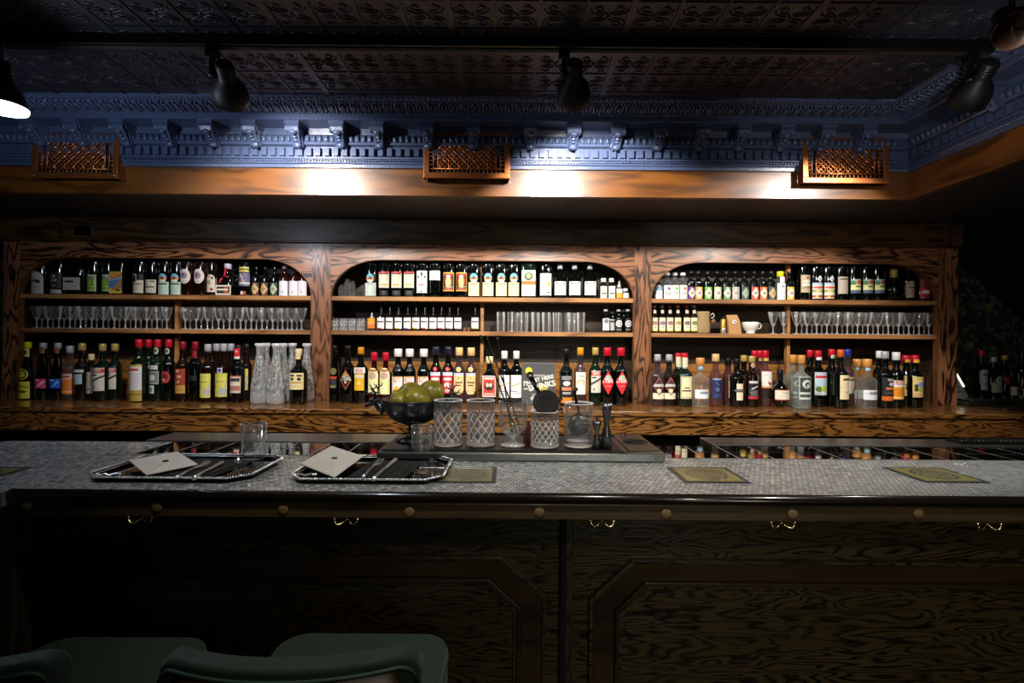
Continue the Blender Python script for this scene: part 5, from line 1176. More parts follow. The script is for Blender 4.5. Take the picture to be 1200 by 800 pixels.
L1 = [43, 56, 69, 82, 94.5, 107.5, 121, 134, 147, 159, 172, 184, 195.5]; L2 = [217, 230, 243, 256, 269, 282, 294.5, 307, 319.5, 331, 342, 353.5]
R1 = [933.5, 945.5, 957, 969, 981, 993, 1005, 1017, 1029, 1041, 1053, 1065, 1077, 1088.5]
for lst, side in ((L1, 'left'), (L2, 'right'), (R1, '')):
    for x in lst: glassware('cocktail_glass', stem, x, 'M', 0, 'stemmed cocktail glass, front row', G1)
    for x in lst[:-1]: glassware('cocktail_glass', stem, x + 6, 'M', 1.3, 'stemmed cocktail glass, back row', G1)
for x in (906, 918.3): glassware('cocktail_glass', stem, x, 'M', 0.3, 'stemmed cocktail glass standing apart by the cup', G1)
for x in (587, 600, 613.5, 627, 640, 653, 667, 680.5): glassware('highball_glass', high, x, 'M', 0, 'plain highball glass, front row', 'highball glasses on the middle shelf')
for x in (607, 620, 634, 647, 660, 673): glassware('highball_glass', high, x, 'M', 1.3, 'plain highball glass, back row', 'highball glasses on the middle shelf')
for x in (393, 403, 413, 423): glassware('rocks_glass', rock, x, 'M', 0, 'cut-crystal rocks glass', 'cut rocks glasses on the middle shelf')
# textured carafes
def bumpy(r, a, z): return r * (1 + .05 * math.sin(a * 9 + z * 320) * math.sin(z * 260)) if r > .009 and z > .004 else r
cp = [(.0005, .004), (.030, 0), (.036, .004)] + [((.0375 if z < .08 else .0375 - (.0375 - .0145) * ((z - .08) / .15) ** 1.0 if z < .23 else .0145), z) for z in [i * .0075 for i in range(2, 36)]] + [(.019, .272), (.020, .281), (.017, .284), (.012, .274), (.0125, .235), (.034, .085), (.033, .014), (.0005, .012)]
car = MB(); car.lathe(cp, 44, mod=bumpy, close=False)
rc_ = random.Random(3); recolour(car, lambda r, a, z: 2 if z > .276 or z < .006 else (1 if z < .05 or rc_.random() < .32 else (2 if rc_.random() < .14 else 0))); car = car.mesh('glass_carafe', [M_textured, M_solidglass, M_cut_glint])  # random faces take whiter slots as painted sparkle
for x, y in ((304.5, 2.46), (324, 2.44), (312, 2.545), (332, 2.525), (343, 2.60), (360, 2.575)):
    o = glassware('glass_carafe', car, x, 'B', 0, 'clear textured glass carafe', 'textured carafes on the bottom shelf', Y=y)
    o['category'] = 'carafe'
# ------------------------------------------------------------------ oddments on the middle shelf (right arch)
Y0 = 2.65
X = P(824, 378, Y0).x
t = thing('cloth_pouch', 'small burlap drawstring pouch beside the cream labelled bottles', 'pouch', (X, Y0, ZS2))
b = MB(); pr = [(.001, 0), (.030, 0), (.035, .01), (.034, .05), (.030, .085), (.032, .095), (.033, .108), (.030, .112), (.026, .105), (.001, .095)]
b.lathe(pr, 24, Matrix.Diagonal((1, .6, 1, 1)), mod=lambda r, a, z: r * (1 + .05 * math.sin(a * 7 + z * 60)))
b.build('pouch_body', plain('burlap', '#a68e62', .9, bump=1, bscale=900), t)
b = MB(); b.tube([(.032, -.01, .09), (.045, -.012, .104), (.052, -.012, .09), (.044, -.013, .078), (.034, -.013, .08)], .0022, 6); b.build('drawstring', plain('white_string', '#d9d3c4', .8), t)
b = MB(); b.lathe([(.001, 0), (.011, 0), (.011, .003), (.001, .003)], 16, Matrix.Translation((.048, -.010, .062)) @ Matrix.Rotation(PI / 2, 4, 'X')); b.build('wooden_tag', plain('brown_tag', '#8a5322', .6), t)
X = P(847.5, 380, Y0).x
t = thing('foil_tube', 'slim gold foil tube left of the kraft bag', 'tube', (X, Y0, ZS2))
b = MB(); b.lathe([(.001, 0), (.012, 0), (.0125, .003), (.0125, .072), (.010, .076), (.001, .077)], 18); b.build('tube_body', plain('gold_foil', '#b5923c', .35, .5), t)
b = MB(); b.lathe([(.0127, .074), (.0127, .084), (.010, .087), (.001, .087)], 18); b.build('lid', M_black, t)
child('label', label_mesh(.0128, .02, .026, D(('d', 0, .8, 1, .2, 1, '#2a2a2a'), ('d', 0, 1.2, 1, .6, 1, '#2a2a2a'), bg='#d8d5cc')), t, (0, 0, .002))
X = P(860, 380, Y0).x
t = thing('kraft_bag', 'folded kraft paper bag with a white round sticker', 'paper bag', (X, Y0, ZS2))
b = MB(); b.add([(-.030, -.018, 0), (.032, -.018, 0), (.032, .018, 0), (-.030, .018, 0), (-.036, -.016, .062), (.024, -.016, .062), (.024, .014, .062), (-.036, .014, .062), (-.040, -.004, .094), (.014, -.004, .096), (.014, .002, .096), (-.040, .002, .094)],
  [(0, 3, 2, 1), (0, 1, 5, 4), (1, 2, 6, 5), (2, 3, 7, 6), (3, 0, 4, 7), (4, 5, 9, 8), (5, 6, 10, 9), (6, 7, 11, 10), (7, 4, 8, 11), (8, 9, 10, 11)]); b.build('bag_body', plain('kraft_paper', '#b58a58', .8, bump=.5, bscale=150), t)
b = MB(); b.lathe([(.001, 0), (.011, 0), (.011, .001), (.001, .001)], 20, Matrix.Translation((-.004, -.0165, .058)) @ Matrix.Rotation(PI / 2 - .1, 4, 'X')); s_ = b.build('sticker', plain('white_sticker', '#dedce0', .5), t)
b = MB(); b.lathe([(.001, 0), (.004, 0), (.004, .0006), (.001, .0006)], 12, Matrix.Translation((-.004, -.0180, .060)) @ Matrix.Rotation(PI / 2 - .1, 4, 'X')); b.build('sticker_emblem', plain('sticker_ink', '#7d4a5a', .5), s_)
X = P(879.5, 380, Y0 - .01).x
t = thing('tea_cup', 'white porcelain cup and foot right of the kraft bag', 'cup', (X, Y0 - .01, ZS2))
b = MB(); b.lathe([(.001, .004), (.020, 0), (.022, .004), (.020, .010), (.030, .022), (.0385, .040), (.041, .058), (.040, .059), (.037, .042), (.028, .024), (.001, .014)], 32, close=False); b.build('cup_body', M_white, t)
b = MB(); b.tube([(.037, 0, .050), (.049, 0, .052), (.055, 0, .042), (.049, 0, .028), (.034, 0, .024)], .0032, 8); b.build('handle', M_white, t)
# two small corks behind the droppers
for x in (544.5, 549.5):
    p = P(x, 382, 2.66)
    b = MB(); b.lathe([(.001, 0), (.009, 0), (.0095, .004), (.0095, .018), (.008, .021), (.001, .021)], 14)
    o = b.build('bottle_cork', plain('cork_brown', '#6d4c2c', .8), loc=(p.x, 2.66, ZS2)); tag(o, 'x', 'cork', 'loose corks on the middle shelf'); REG.append([o, 'loose brown cork', 'M', 1, x, 'cork'])

# ------------------------------------------------------------------ poster sign on the bottom shelf
Ysg = 2.50
p0, p1 = P(612.5, 425.5, Ysg), P(649.5, 471, Ysg)
W2, H2 = p1.x - p0.x, p0.z - ZL
t = thing('framed_sign', 'grey framed sign about just being here for the drinks', 'sign', ((p0.x + p1.x) / 2, Ysg, ZL))
MB().box(-W2 / 2 - .003, W2 / 2 + .003, .0, .010, 0, H2 + .003).build('frame', plain('grey_frame', '#5b5c5a', .4), t, .001)
Wc, Hc2 = round(W2 / .0012), round(H2 / .0012)
CELL = .0012
spec = D(('c', .18, .17, .11, 0, '#e3cf3c'), ('r', .22, .27, .72, .31, '#9a9c9c'), ('r', .24, .31, .34, .46, '#d8d8d4'), ('g', .62, .62, .18, .13, '#b9a62c'), ('r', .30, .74, .74, .82, '#8a8d90'), ('g', .40, .86, .16, .06, '#b8babc'), ('r', .42, .82, .56, .96, '#8a8d90'), ('g', .5, .96, .22, .03, '#8a8d90'), bg='#4a4d4c')
me = label_mesh(1.0, W2 - .006, H2 - .004, spec, True); child('poster_sheet', me, t, (0, 1.0 - .0006, .002))
CELL = .0014
def text_obj(s, size, loc, rot, mat, parent, name='lettering'):
    cu = bpy.data.curves.new('t', 'FONT'); cu.body = s; cu.size = size; cu.extrude = .0004; cu.offset = size * .035; cu.align_x = 'CENTER'
    to = bpy.data.objects.new('t', cu); C.objects.link(to); bpy.context.view_layer.update()
    me = bpy.data.meshes.new_from_object(to.evaluated_get(bpy.context.evaluated_depsgraph_get())); bpy.data.objects.remove(to)
    me.materials.clear(); me.materials.append(mat)
    o = child(name, me, parent, loc, rot); return o
M_ltr = plain('white_lettering', '#e4e2da', .5)
text_obj("I'M", .030, (-.053, -.0025, H2 * .46), (PI / 2, -.06, 0), M_ltr, t)
text_obj("JUST HERE", .0255, (.017, -.0025, H2 * .585), (PI / 2, -.22, 0), M_ltr, t)
text_obj("DRINKS", .038, (.019, -.0025, H2 * .40), (PI / 2, -.22, 0), M_ltr, t)
text_obj("FOR THE", .011, (-.048, -.0025, H2 * .37), (PI / 2, -.15, 0), M_ltr, t)

# ------------------------------------------------------------------ things on the service station
ZSt = E + ZD + .0013
def cutglass(h, r, mod, mat=M_crystal, n=120, m=48, base=.012, band=None):
    pr = [(.0005, .001), (r * .85, 0), (r * .97, .002)] + [(r, .003 + (h - .004) * i / m) for i in range(m + 1)] + [(r - .0015, h), (r - .0028, h - .002)] + [(r - .0032, h - .004), (r - .0036, base + .004), (r - .008, base), (.0005, base)]
    b = MB(); b.lathe(pr, n, mod=mod, close=False); return b
yar = recolour(cutglass(.125, .0395, cutmod(11, .031, .0030, .012, .090)), cutrule(11, .031, .012, .090, .085, .1235)).mesh('mixing_glass', [M_crystal, M_solidglass, M_cut_glint])
for px, lab_ in ((523.5, 'cut-crystal mixing glass nearest the fruit bowl'), (562.5, 'cut-crystal mixing glass left of the bar spoons')):
    p = PZ(px, 524, ZD); o = child('mixing_glass', yar, None, (p.x, p.y + .025, ZSt)); tag(o, lab_, 'mixing glass', 'mixing glasses on the service station')
# squat glass with gold-banded holder of spoons (footed mixing glass)
p = PZ(601, 524, ZD); cxs = (p.x, p.y + .022)
b = MB(); b.lathe([(.0005, 0), (.033, 0), (.034, .002), (.010, .008), (.007, .016), (.010, .024), (.028, .034), (.039, .050), (.0415, .075), (.0400, .122), (.0388, .122), (.040, .075), (.0375, .052), (.027, .038), (.0005, .030)], 48, close=False); recolour(b, lambda r, a, z: 2 if z > .1215 else (1 if z < .040 else 0))
o = b.build('footed_mixing_glass', [M_glass, M_solidglass, M_cut_glint], loc=(cxs[0], cxs[1], ZSt)); tag(o, 'footed clear mixing glass holding the long bar spoons', 'mixing glass')
for (tpx, tpy, bpx, bpy_, d) in ((564, 396, 604, 503, 'leftmost bar spoon, twisted, leaning in the footed glass'), (571, 397, 609, 500, 'middle bar spoon, tilted left in the footed glass'), (583, 398, 599, 502, 'rightmost bar spoon, steepest in the footed glass')):
    a = P(tpx, tpy, cxs[1] + .02); c = P(bpx, bpy_, cxs[1] - .005)
    c.z = max(c.z, ZSt + .036); c.x = max(min(c.x, cxs[0] + .024), cxs[0] - .026)
    L = c.copy()
    t = thing('bar_spoon', d, 'bar spoon', tuple(c), 0, 'bar spoons in the footed mixing glass')
    v = a - c
    b = MB(); N_ = 60; pts = [tuple(v * (i / N_)) for i in range(N_ + 1)]
    b.tube(pts, .0021, 5, taper=[1 + .22 * math.sin(i * 1.2) if 8 < i < 48 else 1 for i in range(N_ + 1)]); b.build('handle', plain('gunmetal', '#3a3a3c', .25, .9), t)
    b = MB(); dirn = v.normalized(); M = orient((0, 0, 0), tuple(-dirn)); b.ball((0, 0, .004), .007, .003, .010, 12, 8, M); b.build('spoon_bowl', M_steel, t)
    b = MB(); M = orient(tuple(v), tuple(v + dirn)); b.ball((0, 0, 0), .0042, .003, .011, 10, 6, M); b.build('spoon_finial', plain('gunmetal', '#3a3a3c', .25, .9), t)
# small pink cut bottle-like atomizer behind
p = PZ(619, 523, ZD)
b = MB(); b.lathe([(.001, 0), (.012, 0), (.013, .003), (.013, .040), (.008, .050), (.006, .060), (.001, .062)], 16); o = b.build('bitters_dasher', GL['ros'], loc=(p.x, p.y + .05, ZSt)); tag(o, 'small dark red dasher bottle between the mixing glasses', 'bottle')
# mixing glass with strainer
p = PZ(639, 526, ZD); gx, gy = p.x, p.y + .025
cg = recolour(cutglass(.098, .0385, cutmod(14, .022, .003, .014, .076)), cutrule(14, .022, .014, .076, .10, .0965, .0355)).mesh('mixing_glass', [M_crystal, M_solidglass, M_cut_glint])
o = child('mixing_glass', cg, None, (gx, gy, ZSt)); tag(o, 'star-cut mixing glass with a strainer resting on its rim', 'mixing glass', 'mixing glasses on the service station')
t = thing('julep_strainer', 'black hawthorne strainer tipped up on a mixing glass', 'strainer', (gx, gy, ZSt + .1))
Mt = Matrix.Translation((0.002, -.012, .024)) @ Matrix.Rotation(math.radians(62), 4, 'X')
b = MB(); b.lathe([(.001, 0), (.034, 0), (.035, .001), (.034, .0022), (.001, .0022)], 40, Mt, smooth=False); b.build('strainer_disc', plain('gunmetal', '#2c2c2e', .3, .9), t)
b = MB()
for a in range(12): b.lathe([(.001, 0), (.0024, 0), (.0024, .0008), (.001, .0008)], 8, Mt @ Matrix.Translation((.017 * math.cos(a * PI / 6), .017 * math.sin(a * PI / 6), .0022)))
b.build('strainer_holes', M_dark, t)
b = MB()
for i in range(14):
    pass
pts = [(.034 * math.cos(a / 10), .034 * math.sin(a / 10), -.004 + .003 * math.sin(a * 2.2)) for a in range(0, 63)]
b.tube(pts, .0022, 6, Mt, closed=True); b.build('spring_coil', M_black, t)
b = MB(); b.tube([(-.018, .026, .001), (-.028, .044, .001), (-.040, .070, .002)], .006, 8, Mt, taper=[.9, 1, 1.3]); b.lathe([(.004, -.001), (.010, -.001), (.010, .003), (.004, .003), (.004, -.001)], 18, Mt @ Matrix.Translation((-.043, .078, .0)), close=False); b.build('handle', M_blackpl, t)
for s in (0, 1): 
    b = MB(); b.ball((.038, .008 - s * .03, .001), .008, .006, .002, 10, 6, Mt); b.build('side_tab', M_blackpl, t)
# glass with fine strainer/scoop inside
p = PZ(679, 525, ZD); gx, gy = p.x, p.y + .022
b = cutglass(.120, .040, None, n=48, m=3, base=.016); recolour(b, lambda r, a, z: 2 if z > .1165 else (1 if z < .018 else 0)); o = b.build('plain_mixing_glass', [M_glass, M_solidglass, M_cut_glint], loc=(gx, gy, ZSt)); tag(o, 'plain thick-based mixing glass with a spoon strainer inside', 'mixing glass')
t = thing('julep_strainer', 'perforated julep strainer standing inside the plain mixing glass', 'strainer', (gx, gy, ZSt + .022))
Mt = Matrix.Translation((0, .0, .036)) @ Matrix.Rotation(math.radians(75), 4, 'X')
b = MB(); b.ball((0, 0, 0), .030, .032, .010, 28, 10, Mt); b.build('perforated_bowl', plain('dark_steel', '#3c3c3a', .3, .9), t)
b = MB()
for i in range(-4, 5):
    for j in range(-4, 5):
        if i * i + j * j < 18: b.ball((i * .0058 + (.0029 if j % 2 else 0), j * .0056, .0095 - .0003 * (i * i + j * j)), .0016, .0016, .0012, 6, 4, Mt)
b.build('perforations', M_silver, t)
b = MB(); b.tube([(.002, -.004, .064), (-.004, -.004, .090), (-.012, -.004, .118), (-.012, -.004, .132), (-.004, -.004, .137)], .0048, 8, taper=[.8, .8, 1, 1.2, 1]); b.build('handle', M_blackpl, t)
# jiggers
def jigger(px, h, r1, r2, lab_):
    p = PZ(px, 527, ZD); b = MB()
    m = .52
    b.lathe([(.001, .004), (r1 * .9, .0), (r1, 0), (r1 * .92, h * .3), (r2 * .42, h * m), (r2 * .42, h * (m + .04)), (r2 * .8, h * .85), (r2, h), (r2 * .93, h), (r2 * .7, h * .82), (.001, h * .6)], 28, close=False)
    o = b.build('jigger', plain('gunmetal_jigger', '#6a6a6c', .25, .9), loc=(p.x, p.y + .018, ZSt)); tag(o, lab_, 'jigger', 'gunmetal jiggers on the service station'); return o
jigger(700.5, .073, .0125, .0135, 'shorter dark metal jigger right of the mixing glasses')
jigger(712, .122, .0150, .0165, 'taller dark metal jigger right of the mixing glasses')

# ------------------------------------------------------------------ fruit bowl with stag heads
p = PZ(482, 519, ZD)
bowl = thing('fruit_bowl', 'footed black metal bowl with stag-head handles holding green fruit', 'fruit bowl', (p.x, p.y + .03, ZSt), 0)
M_bowl = plain('black_pewter', '#505054', .28, .9)
b = MB(); b.lathe([(.001, .003), (.040, 0), (.042, .003), (.034, .008), (.018, .014), (.012, .024), (.017, .030), (.012, .036), (.013, .042), (.034, .050), (.056, .062), (.068, .080), (.074, .098), (.0755, .110), (.078, .112), (.077, .115), (.073, .112), (.066, .094), (.052, .075), (.001, .056)], 48, close=False)
b.build('bowl_body', M_bowl, bowl)
def stag():
    b = MB()
    b.tube([(.070, 0, .080), (.084, 0, .092), (.092, 0, .106)], .012, 10, taper=[1.1, .9, .75])
    b.ball((.098, 0, .108), .014, .010, .010, 12, 8); b.tube([(.100, 0, .106), (.114, 0, .096), (.118, 0, .092)], .0075, 8, taper=[1.1, .8, .6])
    for s in (-1, 1):
        b.tube([(.094, s * .005, .115), (.090, s * .016, .128), (.096, s * .022, .142), (.104, s * .018, .154)], .0028, 6, taper=[1.2, 1, .8, .4])
        b.tube([(.090, s * .016, .128), (.106, s * .022, .130), (.114, s * .022, .140)], .0024, 6, taper=[1, .8, .4])
        b.tube([(.096, s * .022, .142), (.086, s * .026, .148), (.084, s * .026, .156)], .0022, 6, taper=[1, .8, .4])
        b.ball((.090, s * .013, .112), .004, .009, .003, 8, 5)
        b.tube([(.106, s * .022, .130), (.118, s * .026, .126), (.128, s * .026, .132)], .0022, 6, taper=[1, .8, .4])
    return b.mesh('stag_head', M_bowl)
sg = stag()
child('stag_head', sg, bowl); child('stag_head', sg, bowl, None, (0, 0, PI)); bowl.scale = (1.16, 1.16, 1.05)
def fmat():
    m, nt, b = new_mat('olive_citrus_peel'); q = N(nt); vec, o = q.xyz()
    c = q.ramp(q.noise(vec, 30, 3), [(.3, '#5e5a14'), (.7, '#978a2c')]); nt.links.new(c, b.inputs['Base Color'])
    b.inputs['Roughness'].default_value = .3; nt.links.new(q.bump(q.noise(vec, 700, 2), .25, .0006), b.inputs['Normal']); return m
M_fr = fmat()
fb = MB(); fb.ball((0, 0, 0), .031, .031, .029, 24, 16, fn=lambda p: 1 + .10 * max(0, abs(p.x) - .86) * 5); fb.ball((.034, 0, 0), .004, .004, .004, 8, 6); fm = fb.mesh('green_citrus', M_fr)
base = Vector(bowl.location)
for (x, y, z, rz, s, d) in ((-.034, -.002, .118, 2.6, .80, 'leftmost green citrus fruit in the stag bowl'), (-.010, .014, .128, .5, 1.08, 'green citrus fruit second from left, at the back'), (.042, .012, .134, .9, 1.10, 'topmost green citrus fruit, right in the stag bowl'),
                            (.014, -.034, .118, 2.9, 1.10, 'front green citrus fruit in the middle of the bowl'), (-.026, -.030, .112, 3.4, .82, 'lowest green citrus fruit at the front left of the bowl'), (.044, -.02, .088, 0, .9, None), (0, .04, .09, 0, .9, None)):
    if d is None: continue
    o = child('green_citrus', fm, None, (base.x + x * 1.15, base.y + y * 1.15, base.z + z + .003), (.2, -.15, rz)); s *= 1.13; o.scale = (s, s, s); tag(o, d, 'fruit', 'green citrus fruit in the stag bowl')

# ------------------------------------------------------------------ silver trays with place settings
def octp(x0, x1, y0, y1, c): return [(x0 + c, y0), (x1 - c, y0), (x1, y0 + c), (x1, y1 - c), (x1 - c, y1), (x0 + c, y1), (x0, y1 - c), (x0, y0 + c)]
def tray(x0, x1, y0, y1, lab_):
    cx, cy = (x0 + x1) / 2, (y0 + y1) / 2; w2, h2 = (x1 - x0) / 2, (y1 - y0) / 2
    t = thing('serving_tray', lab_, 'tray', (cx, cy, ZB + .0002), 0, 'silver trays on the bar counter')
    b = MB(); o1 = octp(-w2 + .012, w2 - .012, -h2 + .012, h2 - .012, .030); o2 = octp(-w2, w2, -h2, h2, .036)
    n = 8
    vs = [(x, y, .002) for x, y in o1] + [(x, y, .012) for x, y in o2] + [(x, y, .0) for x, y in o1] + [(x * 1.005, y * 1.005, .010) for x, y in o2]
    fs = [tuple(range(8)), tuple(range(16, 24))[::-1]] + [(i, 8 + i, 8 + (i + 1) % n, (i + 1) % n)[::-1] for i in range(n)] + [(16 + i, 24 + i, 24 + (i + 1) % n, 16 + (i + 1) % n) for i in range(n)] + [(8 + i, 24 + i, 24 + (i + 1) % n, 8 + (i + 1) % n) for i in range(n)]
    b.add(vs, fs); b.build('tray_plate', plain('dark_polished_tray', '#4c4c50', .06, 1.0), t)
    b = MB()
    for i in range(8):
        a, c = Vector((*o2[i], .012)), Vector((*o2[(i + 1) % 8], .012)); L = (c - a).length; k = max(2, int(L / .0052))
        for j in range(k): q_ = a + (c - a) * (j / k); b.ball(q_, .0028, n=6, m=4)
    b.build('beaded_rim', M_silver, t)
    b = MB()
    for pts in (octp(-w2 + .006, w2 - .006, -h2 + .006, h2 - .006, .033),):
        b.tube([(x, y, .0085) for x, y in pts], .0012, 5, closed=True)
    b.build('rim_line', M_silver, t)
    return t, cx, cy
def napkin(cx, cy, w_, h_, z, lab_, rz=0):
    b = MB(); b.box(-w_ / 2, w_ / 2, -h_ / 2, h_ / 2, 0, .004)
    b.box(-w_ / 2 + .004, w_ / 2 - .01, -h_ / 2 + .003, h_ / 2 - .003, .004, .0065)
    for k in range(3): b.tube([(-w_ / 2 + .05 + k * .02, -h_ / 2 + .005, .0062), (-w_ / 2 + .055 + k * .018, 0, .0066), (-w_ / 2 + .05 + k * .02, h_ / 2 - .005, .0062)], .0022, 5)
    o = b.build('cloth_napkin', M_black_cloth, loc=(cx, cy, z)); o.rotation_euler.z = rz; tag(o, lab_, 'napkin', 'black napkins on the trays'); o.modifiers.new('b', 'BEVEL').width = .0015; return o
def fork(a, c, z, lab_):
    a, c = Vector(a), Vector(c); L = (c - a).length
    t = thing('fork', lab_, 'fork', (a.x, a.y, z), math.atan2(c.y - a.y, c.x - a.x), 'forks on the trays')
    b = MB(); b.tube([(0, 0, .002), (.02, 0, .003), (L * .35, 0, .006), (L * .62, 0, .004)], .003, 8, taper=[1.5, 1.1, .7, .8]); b.ball((.004, 0, .002), .008, .005, .0025, 10, 6); b.build('handle', M_silver, t)
    b = MB(); b.ball((L * .68, 0, .0035), .014, .009, .0018, 12, 6); b.build('fork_head', M_silver, t)
    for k in range(4):
        y = -.0066 + .0044 * k; b = MB(); b.tube([(L * .70, y, .003), (L * .85, y * 1.1, .0015), (L, y, .006)], .0011, 5); b.build('tine', M_silver, t)
    return t
def knife(a, c, z, lab_):
    a, c = Vector(a), Vector(c); L = (c - a).length
    t = thing('knife', lab_, 'knife', (a.x, a.y, z), math.atan2(c.y - a.y, c.x - a.x), 'knives on the trays')
    b = MB(); b.tube([(0, 0, .003), (.02, 0, .004), (L * .42, 0, .004)], .0042, 8, taper=[1.3, 1, .8]); b.build('handle', M_silver, t)
    b = MB(); b.flat([(L * .42, -.004), (L * .9, -.008), (L, .002), (L * .95, .005), (L * .42, .004)], .003, .0045); b.build('blade', M_silver, t); return t
def envelope(A, Bp, Cc, lab_, z=.0):
    A, Bv, Ev = Vector(A), Vector(Bp), Vector(Cc); Dv = Bv + Ev - A
    t = thing('envelope', lab_, 'envelope', tuple(A), 0, 'cream envelopes on the trays')
    e1, e2 = Bv - A, Ev - A; n = e1.cross(e2).normalized() * .002
    b = MB(); q = [Vector((0, 0, 0)), e1, e1 + e2, e2]
    b.add([tuple(p) for p in q] + [tuple(p + n) for p in q], [(3, 2, 1, 0), (4, 5, 6, 7), (0, 1, 5, 4), (1, 2, 6, 5), (2, 3, 7, 6), (3, 0, 4, 7)]); b.build('paper_body', M_paper, t)
    b = MB(); mid = (e1 + e2) / 2 + n * 1.5
    f = [e2 + n * 1.1, e1 + e2 + n * 1.1, mid + n * .2]; f = [e1 * 0 + n * 1.1, e2 + n * 1.1, (e1 * .55 + e2 * .5) + n * 1.3]
    b.add([tuple(p) for p in f] + [tuple(p + n * .25) for p in f], [(0, 1, 2), (3, 5, 4), (0, 3, 4, 1), (1, 4, 5, 2), (2, 5, 3, 0)]); b.build('flap', plain('cream_flap', '#c4bfb2', .7), t)
    b = MB(); b.lathe([(.001, 0), (.007, 0), (.0075, .001), (.006, .0022), (.001, .002)], 16, Matrix.Translation(tuple((e1 * .55 + e2 * .5) + n * 1.5))); b.build('wax_seal', plain('dark_wax', '#3a0f10', .3), t)
def tumbler(px, py, zr, h, r, lab_):
    p = PZ(px, py, zr)
    b = MB(); b.lathe([(.0005, .001), (r * .82, 0), (r * .88, .003), (r, h), (r - .0016, h), (r * .88 - .002, .014), (.0005, .012)], 40, close=False); recolour(b, lambda r_, a, z: 2 if z >= h - .0005 else (1 if z < .015 else 0))
    o = b.build('shot_tumbler', [M_glass, M_solidglass, M_cut_glint], loc=(p.x, p.y, E + zr)); tag(o, lab_, 'glass', 'clear tumblers on the trays'); return o
def stopper(x, y, z, r, lab_, k=0):
    b = MB(); b.lathe([(.001, 0), (r, 0), (r * 1.05, r * .5), (r * .5, r * 1.0), (r * .4, r * 1.2), (r * .9, r * 1.7), (r * .6, r * 2.3), (.001, r * 2.5)], 8, smooth=False)
    o = b.build('crystal_place_holder', M_crystal, loc=(x, y, z)); o.rotation_euler.z = k; tag(o, lab_, 'crystal ornament', 'cut crystal ornaments on the trays')
YT_0, YT_1 = 1.495 * K, 1.80 * K
t1, c1x, c1y = tray(-.95, -.585, YT_0, YT_1, 'silver beaded tray at left with envelope, fork and tumbler')
t2, c2x, c2y = tray(-.497, -.152, YT_0, YT_1, 'silver beaded tray in front of the fruit bowl with envelope')
zt = ZB + .0026
napkin(c1x + .025, c1y - .005, .15, .17, zt, 'folded black napkin under the fork on the left tray', -.12)
napkin(c2x + .025, c2y - .005, .13, .17, zt, 'folded black napkin under the knife on the right tray', -.1)
envelope(tuple(PZ(171, 557, -.307)), tuple(PZ(232, 544.5, -.303)), tuple(PZ(151, 540, -.304)), 'cream envelope with wax seal on the left tray')
envelope(tuple(PZ(392, 560, -.307)), tuple(PZ(425.5, 535, -.303)), tuple(PZ(352, 544, -.304)), 'cream envelope with wax seal on the right tray')
a, c = PZ(206, 561, -.311), PZ(244, 543, -.311); fork((a.x, a.y, 0), (c.x, c.y, 0), ZB + .0095, 'silver fork on the left tray')
a, c = PZ(222, 562, -.311), PZ(262, 542, -.311); knife((a.x + .01, a.y, 0), (c.x, c.y, 0), ZB + .0095, 'silver knife on the left tray')
a, c = PZ(426, 560, -.311), PZ(447, 540, -.311); fork((a.x, a.y, 0), (c.x, c.y, 0), ZB + .0095, 'silver fork on the right tray')
a, c = PZ(438, 563, -.311), PZ(465, 538, -.311); knife((a.x, a.y, 0), (c.x, c.y, 0), ZB + .0095, 'silver knife on the right tray')
tumbler(297, 537, -.3165, .092, .0325, 'clear tumbler on the left tray')
tumbler(494, 536, -.3165, .085, .0285, 'clear tumbler on the right tray')
for i, (px, py, r) in enumerate(((276, 560, .009), (286, 550, .010), (278, 545, .008), (300, 552, .009))):
    p = PZ(px, py, -.3175); stopper(p.x, p.y, zt, r, ['small cut crystal ornament nearest the front rim, left tray', 'larger cut crystal ornament by the tumbler, left tray', 'small cut crystal ornament behind the napkin, left tray', 'rightmost cut crystal ornament on the left tray'][i], i)
for i, (px, py, r) in enumerate(((488, 561, .009), (496, 554, .010), (512, 557, .008), (506, 548, .009))):
    p = PZ(px, py, -.3175); stopper(p.x, p.y, zt, r, ['cut crystal ornament nearest the front rim, right tray', 'larger cut crystal ornament below the tumbler, right tray', 'cut crystal ornament at the right corner, right tray', 'cut crystal ornament behind the others, right tray'][i], i)
for i, (px, py, s) in enumerate(((126, 559, 'left'), (356, 559, 'right'))):
    p = PZ(px, py, -.3175)
    b = MB(); b.tube([(-.018, -.006, .004), (-.008, .004, .006), (.004, -.003, .004), (.016, .006, .006), (.024, .0, .004)], .0032, 8); b.ball((-.018, -.006, .005), .006, n=10, m=6); b.ball((.026, .002, .005), .005, n=10, m=6)
    o = b.build('silver_tongs', M_silver, loc=(p.x, p.y, zt)); tag(o, 'small twisted silver tongs at the left corner of the ' + s + ' tray', 'tongs', 'small silver tongs')

